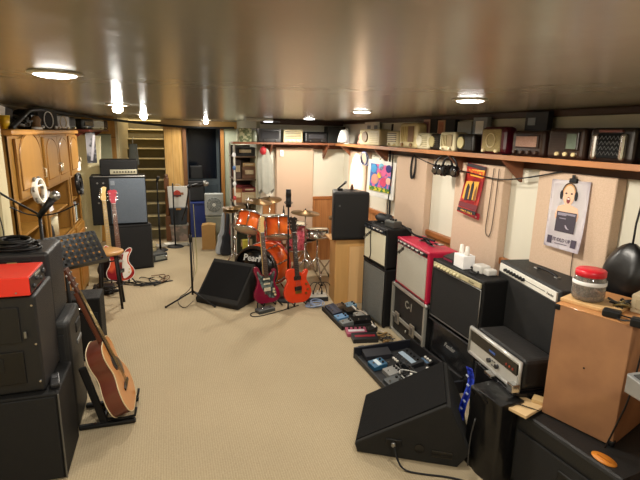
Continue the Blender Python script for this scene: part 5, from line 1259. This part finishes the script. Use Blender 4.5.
# ------------------------------------------------------------------ wooden cabinets along the left wall
XF = -.98
def wall_cabinet(label, y0, y1, doors, hutch_z=(.85, 1.36), deco=True):
    """front plane at x = XF, depth to the wall; local origin at the floor."""
    t = thing('wooden_cabinet', label, 'cabinet', (XF, (y0+y1)/2, 0))
    L = (y1-y0); dp = .31
    def B(name, ya, yb, za, zb, xa=-dp, xb=0.0, m=OAK, bev=.003): return b2((xa, ya, za), (xb, yb, zb), bev).build(name, m, t)
    h0, h1 = hutch_z
    B('back_panel', -L/2, L/2, .05, 1.82, -dp, -dp+.012, wood('3a281a', .6))  # dark colour stands in for shade inside the open hutch
    B('side_panel', -L/2, -L/2+.022, 0, 1.82); B('side_panel', L/2-.022, L/2, 0, 1.82)
    B('upper_shelf', -L/2+.022, L/2-.022, h1, h1+.022); B('middle_shelf', -L/2+.022, L/2-.022, 1.09, 1.108, -dp, -.03, OAK); B('counter', -L/2+.022, L/2-.022, h0-.024, h0)
    B('bottom', -L/2+.022, L/2-.022, .06, .08); B('top_panel', -L/2+.022, L/2-.022, 1.80, 1.82)
    B('crown_trim', -L/2-.012, L/2+.012, 1.82, 1.86, -dp, .035, wood('c89048', .35, .15, 'y'), .012)
    B('face_frame', -L/2, L/2, h1, 1.82, -.018, -.001, wood('916828', .4, .2)); B('lower_frame', -L/2, L/2, .05, h0, -.018, -.001, wood('916828', .4, .2))
    for q0, q1 in ((-L/2, -L/2+.07), (L/2-.05, L/2)): B('stile', q0, q1, h0, h1, -.018, 0.0)
    n = len(doors)
    for i, (da, db) in enumerate(doors):
        a = -L/2+da; b = -L/2+db
        dr = b2((0, a+.004, h1+.026), (.02, b-.004, 1.80), .004).build('door', OAK, t)
        w_ = (b-a)/2-.055; mid = (a+b)/2; zb, zt = h1+.085, 1.67
        arch = [(mid-w_, zb), (mid+w_, zb)] + [(mid+w_*math.cos(PI*k/12), zt-.0+w_*.55*math.sin(PI*k/12)) for k in range(13)]
        MB().prism(arch, .012, .026, 'x', .005).build('arched_panel', wood('a47634', .4, .15), dr)
        oa = [(mid+w_*1.04*math.cos(PI*k/12), zt+w_*.6*math.sin(PI*k/12)) for k in range(13)]
        MB().tube([(.022, mid-w_*1.04, zb)] + [(.022, p, q) for p, q in oa[::-1]] + [(.022, mid+w_*1.04, zb), (.022, mid-w_*1.04, zb)], .005, 6).build('panel_moulding', wood('8e6228', .4, .2), dr)
        hy = b-.035 if i % 2 == 0 else a+.035
        MB().tube([(.022, hy, h1+.12), (.045, hy, h1+.13), (.045, hy, h1+.19), (.022, hy, h1+.20)], .006, 6).build('handle', mat('d8cfb8', .3, .7), dr)
        lo = b2((0, a+.004, .085), (.02, b-.004, h0-.03), .004).build('door', OAK, t)
        MB().box((.022, mid, (h0+.06)/2), (.008, (b-a)-.12, h0-.25), .004).build('raised_panel', wood('a87030', .4, .2), lo)
        MB().sph((.035, hy, h0-.12), .014, 10).build('knob', mat('d8cfb8', .3, .7), lo)
    return t
wall_cabinet('nearest honey oak wall cabinet with one arched door and open shelf', 3.60, 4.44, ((.10, .78),))
wall_cabinet('middle honey oak wall cabinet with twin arched doors and papers on the open shelf', 4.46, 5.52, ((.03, .53), (.53, 1.03)))
wall_cabinet('farthest honey oak wall cabinet, narrow with one door and books on its shelf', 5.54, 6.10, ((.03, .53),))
t = thing('paper_stack', 'loose white papers standing on the shelf of the middle oak cabinet', 'papers', (-1.08, 4.86, 1.109), 70)
for i in range(4): MB().box((.02*i-.03, .012*i, .10), (.20, .003, .20), 0, (R(-14+4*i), R(6*i-8), 0)).build('sheet', mat('e6e6ea', .6), t)
t = thing('dark_jar', 'dark round pot on the counter of the middle oak cabinet', 'pot', (-1.10, 4.82, .851))
MB().lathe([(0, 0), (.06, 0), (.08, .05), (.07, .13), (.05, .17), (.055, .18), (0, .18)], 20).build('body', mat('24262a', .4), t)
MB().lathe([(0, .19), (.05, .186), (.055, .18), (0, .18)], 16).build('lid', BLACK, t)
t = thing('canister', 'cream coloured canister on the counter of the middle oak cabinet', 'canister', (-1.10, 5.10, .851))
MB().lathe([(0, 0), (.06, 0), (.06, .20), (0, .20)], 20).build('body', IVORY, t)
MB().lathe([(0, .225), (.03, .22), (.063, .205), (.063, .19), (0, .19)], 20).build('lid', mat('a89468', .5), t)
t = thing('tape_deck', 'dark stereo box on the counter of the nearest oak cabinet', 'stereo', (-1.13, 4.06, .851))
MB().box((0, 0, .06), (.26, .44, .12), .006).build('body', mat('2c2e34', .4), t)
MB().box((.132, 0, .07), (.006, .38, .05), .002).build('display', BLACKG, t)
for yy in (-.15, -.05, .05): MB().cyl((.13, yy, .025), (.145, yy, .025), .012, seg=10).build('knob', STEEL, t)
rr = random.Random(21)
bc = ['d8d4c8', '3a4a6a', '7a3028', 'c8b890', '2a2a2e', 'b8c0c8', '55623a']
bl = ['pale cream', 'slate blue', 'brick red', 'tan', 'black', 'light grey', 'olive green']
for i in range(7):
    t = tag(b2((-1.16, 5.62+.045*i, .851), (-1.0, 5.655+.045*i, 1.03+.02*(i % 3)), .003).build('book', mat(bc[i], .6)), bl[i] + ' book in the row on the farthest oak cabinet shelf', 'book', 'books on the cabinet shelf')
    b2((-1.155, 5.624+.045*i, .856), (-.998, 5.651+.045*i, .862)).build('pages', mat('e0dac8', .7), t)
# tambourines and hanging things on the cabinet
def tambourine(label, loc, rot, m, r=.12):
    t = thing('tambourine', label, 'tambourine', loc); t.rotation_euler = rot
    fr = MB()
    fr.lathe([(r, -.022), (r, .022), (r-.012, .022), (r-.012, -.022), (r, -.022)], 32); fr.build('frame', m, t)
    for i in range(7):
        a = 2*PI*i/7; p = Vector((r*math.cos(a), r*math.sin(a), 0))
        j = MB(); j.cyl(p+Vector((0, 0, -.006)), p+Vector((0, 0, -.002)), .021, seg=12).cyl(p+Vector((0, 0, .002)), p+Vector((0, 0, .006)), .021, seg=12); j.build('jingle', STEEL, t)
    MB().box((-r*.4, 0, 0), (.014, r*1.7, .03), .005).build('grip', m, t)
    return t
tambourine('white half moon tambourine hanging on the nearest oak cabinet door edge', (-.925, 4.02, 1.41), (0, R(84), R(-6)), mat('e4e0d4', .4), r=.095)
tambourine('black tambourine hanging on the end of the farthest oak cabinet', (-.945, 5.86, 1.27), (0, R(86), 0), BLACK, r=.12)
t = thing('wall_clip', 'white label card on the end cabinet door edge', 'card', (-.952, 5.98, 1.46), 80)
MB().box((0, 0, 0), (.10, .004, .10), .001).build('card', WHITE, t)
MB().box((0, -.003, .05), (.04, .006, .012), .002).build('clip', STEEL, t)

# things on top of the cabinets
ZC = 1.861
def top_radio(label, y, w, h, d, c, **k): return radio(label, loc=(-1.0, y, ZC), rotz=72, w=w, h=h, d=d, body=c, group='old radios on top of the oak cabinets', **k)
top_radio('black rounded radio with a bright chrome ring dial on top of the middle oak cabinet', 4.90, .42, .17, .2, '08080a', style='cloth', face='141418', grille='141418', knob='f0f0f2', bev=.05)
top_radio('dark maroon radio with silver grille on top of the oak cabinets', 5.55, .34, .15, .2, '14090f', style='cloth', face='c8c8c6', grille='a8a8b0')
top_radio('plain black radio at far end of the oak cabinets top', 6.00, .26, .14, .2, '141416', style='dial', face='3a3a3a', grille='4a4a4a')
t = thing('picture_frame', 'white and black frame leaning at the near end of the oak cabinets top', 'frame', (-1.12, 4.02, ZC), 68, tilty=14)
MB().box((0, 0, .085), (.18, .02, .165), .004).build('frame', mat('16181c', .4), t)
MB().box((-.04, -.012, .085), (.09, .004, .15), .001).build('print', WHITE, t)
t = thing('plastic_cup', 'yellow plastic cup at the near left end of the oak cabinets top', 'cup', (-1.08, 3.92, ZC))
MB().lathe([(0, 0), (.035, 0), (.045, .09), (.041, .09), (.032, .006), (0, .006)], 18).build('body', mat('e0b420', .4), t)
MB().ring((0, 0, .09), .043, .004).build('lip', mat('e8c84a', .4), t)
t = thing('cable_heap', 'grey and black cables heaped on the near part of the oak cabinets top', 'cables', (-1.08, 4.30, ZC)); rr = random.Random(14)
for c in ('1a1a1a', '6a6a68', '222222', '8a8a86', '3a3a3a'):
    MB().tube([(rr.uniform(-.08, .08), rr.uniform(-.2, .2), rr.uniform(.01, .12)) for _ in range(9)], .009, 6, 2).build('cord', mat(c, .5), t)
t = thing('figurine', 'small brown ornament with white base beside the cable heap on the cabinets', 'ornament', (-1.03, 4.62, ZC))
MB().lathe([(0, .02), (.035, .02), (.03, .05), (.04, .08), (.02, .11), (0, .115)], 14).build('body', mat('8a6a48', .5), t)
MB().lathe([(0, 0), (.045, 0), (.04, .02), (0, .02)], 14).build('base', WHITE, t)
# little shelf after the cabinets
sh = b2((-1.28, 6.30, 1.845), (-.86, 8.4, 1.868), .004).build('wall_shelf', wood('6a3024', along='y'))
tag(sh, 'small dark red wooden shelf at the far end of the oak cabinets', 'shelf')
for yy in (6.5, 8.2): MB().prism([(-1.28, 1.845), (-.93, 1.845), (-1.26, 1.60), (-1.28, 1.60)], yy-.012, yy+.012, 'y').build('bracket', wood('6a3024'), sh)
radio('cream radio on the small dark red shelf near the staircase', loc=(-.90, 7.30, 1.868), rotz=60, w=.36, h=.14, d=.2, body='d0c49c', style='louver', face='8a7c5c', knob='c0b48c', group='old radios on the small shelf')
radio('black radio on the small dark red shelf, nearer than the cream one', loc=(-.92, 6.75, 1.868), rotz=70, w=.30, h=.13, d=.2, body='15130f', style='dial', face='6a5c40', grille='7a6c50', group='old radios on the small shelf')
radio('brown radio at the far end of the small dark red shelf', loc=(-.90, 7.85, 1.868), rotz=60, w=.34, h=.14, d=.2, body='2c1c14', style='dial', face='5a4a38', grille='6a5a48', group='old radios on the small shelf')
t = thing('wall_poster', 'tall narrow silver and black poster hanging below the small dark red shelf', 'poster', (-.95, 7.02, 1.83), 20)
MB().box((0, 0, -.20), (.12, .006, .40), .001).build('sheet', two('2a2a30', '9a98a0', 'noise', 7, .4), t)
MB().box((.02, -.006, -.20), (.03, .004, .34), .001, (0, .15, 0)).build('silver_band', mat('c0bcc4', .3, .3), t)
t = thing('wall_board', 'pale grey green board on the wall above the amplifier head', 'board', (-.98, 8.585, 1.45))
MB().box((0, -.01, .12), (.26, .012, .44), .004).build('board', mat('a2a78e', .6), t)
MB().box((0, -.012, .345), (.27, .02, .015), .003).build('top_edge', mat('7d8068', .6), t)
t = thing('hanging_garment', 'dark garment hanging from a hook before the stair treads above the amplifier head', 'garment', (-.10+-.16, 8.2, 1.30))
MB().grid(lambda u, v: (.055*math.cos(2*PI*u)*(1+.3*v), .03*math.sin(2*PI*u), .26-.30*v), 16, 8).build('cloth', mat('3e3f38', .85, bump=.5, bscale=20), t)
MB().tube([(0, 0, .26), (.0, .0, .34), (.02, 0, .36)], .005, 6, 1).build('hook', STEEL, t)
t.location = (-.45, 7.4, 1.42); 
# pipe under the ceiling
o = MB().tube([(-1.03, 3.9, 1.865), (-1.03, 4.25, 1.96), (-1.03, 4.5, 2.03), (-1.05, 6.0, 2.035), (-.95, 7.6, 2.035), (-.35, 8.35, 1.985), (.1, 8.46, 1.95), (.75, 8.46, 1.935), (1.15, 8.46, 1.95)], .018, 8, 2).build('conduit', BLACK)
tag(o, 'black pipe running under the ceiling above the oak cabinets towards the doorway', 'pipe')

# ------------------------------------------------------------------ far end by the doorway
t = thing('shopping_bag', 'white paper shopping bag with red and dark print on the dark tub', 'bag', (.155, 8.42, .59), 0)
MB().prism([(-.15, 0), (.15, 0), (.165, .36), (-.165, .36)], -.06, .06, 'y', .004).build('body', mat('cfccc6', .6), t)
MB().cyl((-.01, -.062, .24), (-.01, -.064, .24), .06, seg=20).build('red_print', mat('b03a2a', .5, var=.4, scale=40), t)
MB().box((-.01, -.066, .205), (.13, .002, .028)).build('dark_print', mat('3a2a28', .5), t)
MB().box((.07, -.066, .24), (.05, .002, .04)).build('brown_print', mat('8a5a38', .5), t)
MB().tube([(-.05, -.05, .33), (-.04, -.05, .40), (.04, -.05, .40), (.05, -.05, .33)], .005, 6, 1).build('handle', mat('c0b8a8', .6), t)
t = thing('storage_tub', 'dark blue grey plastic tub under the white shopping bag', 'tub', (.155, 8.42, .30))
MB().prism([(-.13, 0), (.13, 0), (.15, .27), (-.15, .27)], -.10, .10, 'y', .01).build('body', mat('1c232b', .5), t)
MB().box((0, 0, .275), (.32, .23, .025), .006).build('lid', mat('252d36', .5), t)
MB().box((.0, -.118, .272), (.08, .012, .03), .003).build('latch', mat('a8762c', .5), t)
t = thing('storage_tub', 'cloudy translucent tub of pinkish things at the bottom of the tub pile', 'tub', (.155, 8.42, 0))
MB().prism([(-.13, 0), (.13, 0), (.15, .275), (-.15, .275)], -.10, .10, 'y', .01).build('body', two('6a6258', '8f7a70', 'noise', 9, .4), t)
MB().box((0, 0, .285), (.32, .22, .02), .006).build('lid', mat('8a867c', .5), t)
t = thing('storage_bin', 'blue recycling bin standing in the doorway', 'bin', (.47, 8.72, 0))
MB().prism([(-.14, 0), (.14, 0), (.17, .62), (-.17, .62)], -.13, .13, 'y', .012).build('body', mat('1c2c68', .5), t)
MB().box((0, 0, .63), (.37, .30, .03), .01).build('rim', mat('24387c', .5), t)
t = thing('equipment_bag', 'black gear bag on the blue bin in the doorway', 'bag', (.48, 8.75, .646))
MB().box((0, 0, .19), (.30, .24, .37), .03, seg=4).build('body', mat('121316', .6), t)
MB().box((.02, -.104, .16), (.02, .006, .06), .002).build('buckle', WHITE, t)
MB().tube([(-.08, -.11, .26), (-.05, -.14, .30), (.05, -.14, .30), (.08, -.11, .26)], .01, 6, 1).build('handle', BLACK, t)
t = thing('loudspeaker', 'small black speaker standing upright on the gear pile in the doorway', 'loudspeaker', (.50, 8.74, 1.035))
MB().box((0, .08, .12), (.21, .15, .23), .008).build('cabinet', BLACK, t)
MB().box((0, 0, .12), (.18, .012, .20), .004).build('grille', DARKG, t)
t = thing('box_fan', 'pale grey square box fan standing on a cardboard box near the doorway', 'fan', (.73, 8.05, .47), -6)
MB().box((0, .06, .20), (.31, .12, .38), .02, seg=3).build('frame', mat('a9aeac', .5), t)
MB().cyl((0, 0, .20), (0, -.006, .20), .13, seg=32).build('fan_opening', mat('6f7776', .6), t)
gr = MB()
for r_ in (.03, .055, .08, .10, .125): gr.ring((0, -.012, .20), r_, .003, RX(PI/2), k=6)
for i in range(12): gr.cyl((0, -.012, .20), (.13*math.cos(2*PI*i/12), -.012, .20+.13*math.sin(2*PI*i/12)), .002, seg=5)
gr.build('grille', mat('c2c7c4', .5), t)
MB().cyl((0, -.008, .20), (0, -.018, .20), .032, seg=18).build('hub', mat('d4d8d4', .4), t)
t = thing('storage_box', 'pale grey green box under the box fan', 'box', (.745, 8.08, 0), -6)
MB().box((0, .10, .225), (.30, .26, .45), .006).build('body', mat('8f9284', .7), t)
MB().box((0, .10, .455), (.32, .28, .025), .004).build('lid', mat('a6a898', .6), t)
t = thing('cardboard_box', 'brown cardboard box on the carpet in front of the box fan', 'box', (.59, 7.62, 0), -8)
MB().box((0, .10, .20), (.215, .20, .40), .003).build('body', mat('a8824c', .8), t)
MB().box((-.05, .10, .405), (.11, .20, .008), .001, (0, R(-9), 0)).box((.06, .10, .405), (.10, .20, .008), .001, (0, R(9), 0)).build('flap', mat('b8925a', .8), t)
cable('yellow green cable hanging down before the doorway', [(.32, 6.6, .9), (.33, 6.6, .5), (.34, 6.55, .02), (.3, 6.3, .006)], .004, mat('8a8a4a', .5))
for i, (c, lb, xx, rz) in enumerate((('22242c', 'black guitar case leaning in the row near the cardboard box', .80, 6), ('982438', 'dark red guitar bag in the row of cases near the cardboard box', .88, 10), ('a4aab0', 'pale grey guitar bag at the front of the row of cases', .735, 3), ('b83c4c', 'bright red narrow case at the right of the row of cases', .95, 14))):
    t = thing('guitar_case', lb, 'guitar case', (xx, 7.18+.03*i, .01), rz, 'guitar cases leaning together', tilt=-5, tilty=6)
    co_ = [(0, 0), (.07, .01), (.08, .10), (.06, .20), (.065, .28), (.03, .36), (.022, .62), (-.022, .62), (-.03, .36), (-.065, .28), (-.06, .20), (-.08, .10), (-.07, .01)]
    MB().prism(spline(co_, 3), -.035, .035, 'y', .012).build('body', mat(c, .5), t)
    MB().tube([(.03, -.045, .2), (.05, -.06, .24), (.03, -.045, .28)], .006, 6, 1).build('handle', BLACK, t)
t = thing('white_sheet', 'white paper sheet spread on the carpet at the foot of the stairs', 'sheet', (.0, 8.12, 0))
MB().grid(lambda u, v: (-.30+.60*u, -.20+.28*v, .012+.006*math.sin(9*u+4*v)), 12, 6, .004).build('sheet', mat('d6d2c6', .6), t)
MB().box((.0, .0, .022), (.20, .16, .004), 0, (0, 0, .2)).build('upper_sheet', mat('e4e0d6', .6), t)
# shelving unit between doorway and drums
su = thing('shelving_unit', 'open shelving unit with pale posts holding clutter left of the drum kit', 'shelving', (1.06, 6.92, 0), 0)
for x_ in (-.16, .18):
    for y_ in (-.24, .24): MB().box((x_, y_, .86), (.024, .024, 1.72), .003).build('post', mat('b8b4a8', .4), su)
for z in (.12, .50, .88, 1.22, 1.54): MB().box((.01, 0, z), (.36, .50, .02), .003).build('shelf', mat('5a4634', .6), su)
MB().box((.18, 0, .86), (.008, .46, 1.66)).build('back_panel', mat('2a2018', .7), su)
MB().box((.01, .245, .86), (.34, .008, 1.66)).build('end_panel', mat('32281e', .7), su)
zs = (.131, .511, .891, 1.231, 1.551)
def clutter(label, cat, name, x_, y_, z, sx, sy, sz, c, var=.1):
    t = thing(name, label, cat, (1.06+x_, 6.92+y_, z))
    MB().box((0, 0, sz/2), (sx, sy, sz), .006).build('body', mat(c, .6, var=var), t)
    MB().box((0, -sy/2-.002, sz*.55), (sx*.6, .004, sz*.35), .001).build('label_patch', mat('b8a888', .6, var=.4, scale=40), t)
    return t
clutter('brown carton on the second highest shelf of the shelving unit', 'box', 'carton', .05, -.12, zs[3], .20, .20, .17, '6a4a34')
clutter('cream carton on the middle shelf of the shelving unit', 'box', 'carton', .05, -.12, zs[2], .22, .20, .15, 'b09a78')
clutter('dark red box on the middle shelf beneath the cream carton stack', 'box', 'carton', .02, .12, zs[2], .24, .18, .22, '7a2a2a')
clutter('tan carton low on the shelving unit behind the small tom', 'box', 'carton', .04, -.10, zs[1], .24, .22, .26, '9a7a50')
clutter('red flat box on the second highest shelf at the back', 'box', 'carton', -.04, .12, zs[3], .18, .18, .12, '8a3028')
clutter('black case on the top shelf of the shelving unit', 'case', 'equipment_case', .0, -.05, zs[4], .28, .30, .12, '1c1c1c')
clutter('dark green box at the bottom of the shelving unit', 'box', 'carton', .0, -.05, zs[0], .28, .30, .30, '2c3428')
clutter('yellow green patterned box at the foot of the shelving unit by the hi-hat', 'box', 'carton', -.06, -.55, .0, .09, .10, .42, 'b4aa3c', .5)
clutter('dark brown narrow carton on the second highest shelf by the pale posts', 'box', 'carton', -.11, -.14, zs[3], .10, .16, .26, '3a2a22')
clutter('orange brown carton on the middle shelf by the pale posts', 'box', 'carton', -.11, -.14, zs[2], .12, .14, .20, '8a5a34')
clutter('black box low on the shelving unit by the pale posts', 'box', 'carton', -.13, -.12, zs[1], .07, .16, .30, '1e1c1c')
clutter('tan flat box lying on top of the brown carton on the shelving unit', 'box', 'carton', .05, -.12, zs[3]+.173, .18, .18, .05, 'a88a60')
clutter('dark red flat box lying on top of the cream carton on the shelving unit', 'box', 'carton', .05, -.12, zs[2]+.153, .20, .18, .06, '6e2424')
for i, (xx, yy, z, c) in enumerate(((-.17, -.25, 1.60, 'd8d8dc'), (-.17, -.25, 1.42, '3a5a8a'), (-.17, -.25, 1.20, 'c8c8c8'), (-.17, -.25, 1.0, 'a83a3a'))):
    t = thing('hanging_trinket', ('white', 'blue', 'silver', 'red')[i] + ' trinket hanging on the front post of the shelving unit', 'ornament', (1.06+xx, 6.92+yy-.02, z), 0, 'trinkets on the shelving post')
    MB().sph((0, -.02, -.03), (.026, .018, .034), 10).build('body', mat(c, .3), t)
    MB().cyl((0, -.01, 0), (0, .0, .03), .003, seg=6).build('hook', STEEL, t)
t = thing('hanging_garment', 'pale grey shirt hanging below the short shelf beside the wide fabric panel', 'garment', (1.27, 6.42, 1.70))
def gfn(u, v):
    a = 2*PI*u; wd = .055+.045*min(1, v*3)
    return (wd*math.cos(a)*(1+.15*math.sin(4*a+3*v))+.03*v, .045*math.sin(a)*(1+.2*math.sin(5*a)), -.04-.58*v*(1+.06*math.sin(3*a)))
MB().grid(gfn, 30, 14).build('cloth', mat('9a9a90', .85, bump=.4, bscale=14), t)
MB().tube([(-.06, 0, -.05), (0, 0, -.02), (.06, 0, -.05)], .005, 6).tube([(0, 0, -.02), (0, 0, .02), (.02, 0, .03)], .004, 6, 1).build('hanger', STEEL, t)
t = thing('cap', 'red cap hanging over the pale grey shirt', 'cap', (1.24, 6.34, 1.64))
MB().sph((0, 0, 0), (.045, .04, .055), 14).build('crown', mat('a01c24', .6), t)
MB().sph((.0, -.03, -.045), (.035, .035, .008), 12).build('brim', mat('8a141c', .6), t)
t = thing('light_switch', 'small white thermostat on the fabric panel under the short shelf', 'switch', (1.53, 6.49, 1.60))
MB().box((0, 0, 0), (.05, .02, .09), .004).build('plate', WHITE, t)
MB().box((0, -.012, .01), (.015, .006, .02), .002).build('toggle', mat('a8a49a', .4), t)

t = thing('round_stool', 'dark grey round stool seat just showing at the bottom edge below the carpet middle', 'stool', (.515, 1.395, 0))
MB().lathe([(0, .50), (.155, .50), (.17, .49), (.17, .46), (.15, .45), (0, .45)], 32).build('seat', mat('3a3838', .6), t)
MB().cyl((0, 0, .03), (0, 0, .45), .03, seg=12).build('column', CHROME, t)
MB().lathe([(0, .04), (.03, .04), (.16, .012), (.17, 0), (0, 0)], 28).build('base', BLACK, t)

pedal('black pedal with white knobs beside the dark grey one in the open case', 1.695, 2.90, zc, -86, .10, .09, .05, '222226', 3, plate='6a6c70')
pedal('small silver pedal beside the steel grey one in the open case', 1.75, 2.76, zc, -86, .10, .10, .05, 'a0a09c', 2)
pedal('black pedal with blue plate behind the multi pedal in the open case', 1.95, 3.12, zc, -86, .12, .09, .05, '1a1a1c', 3, plate='4a6a8a')
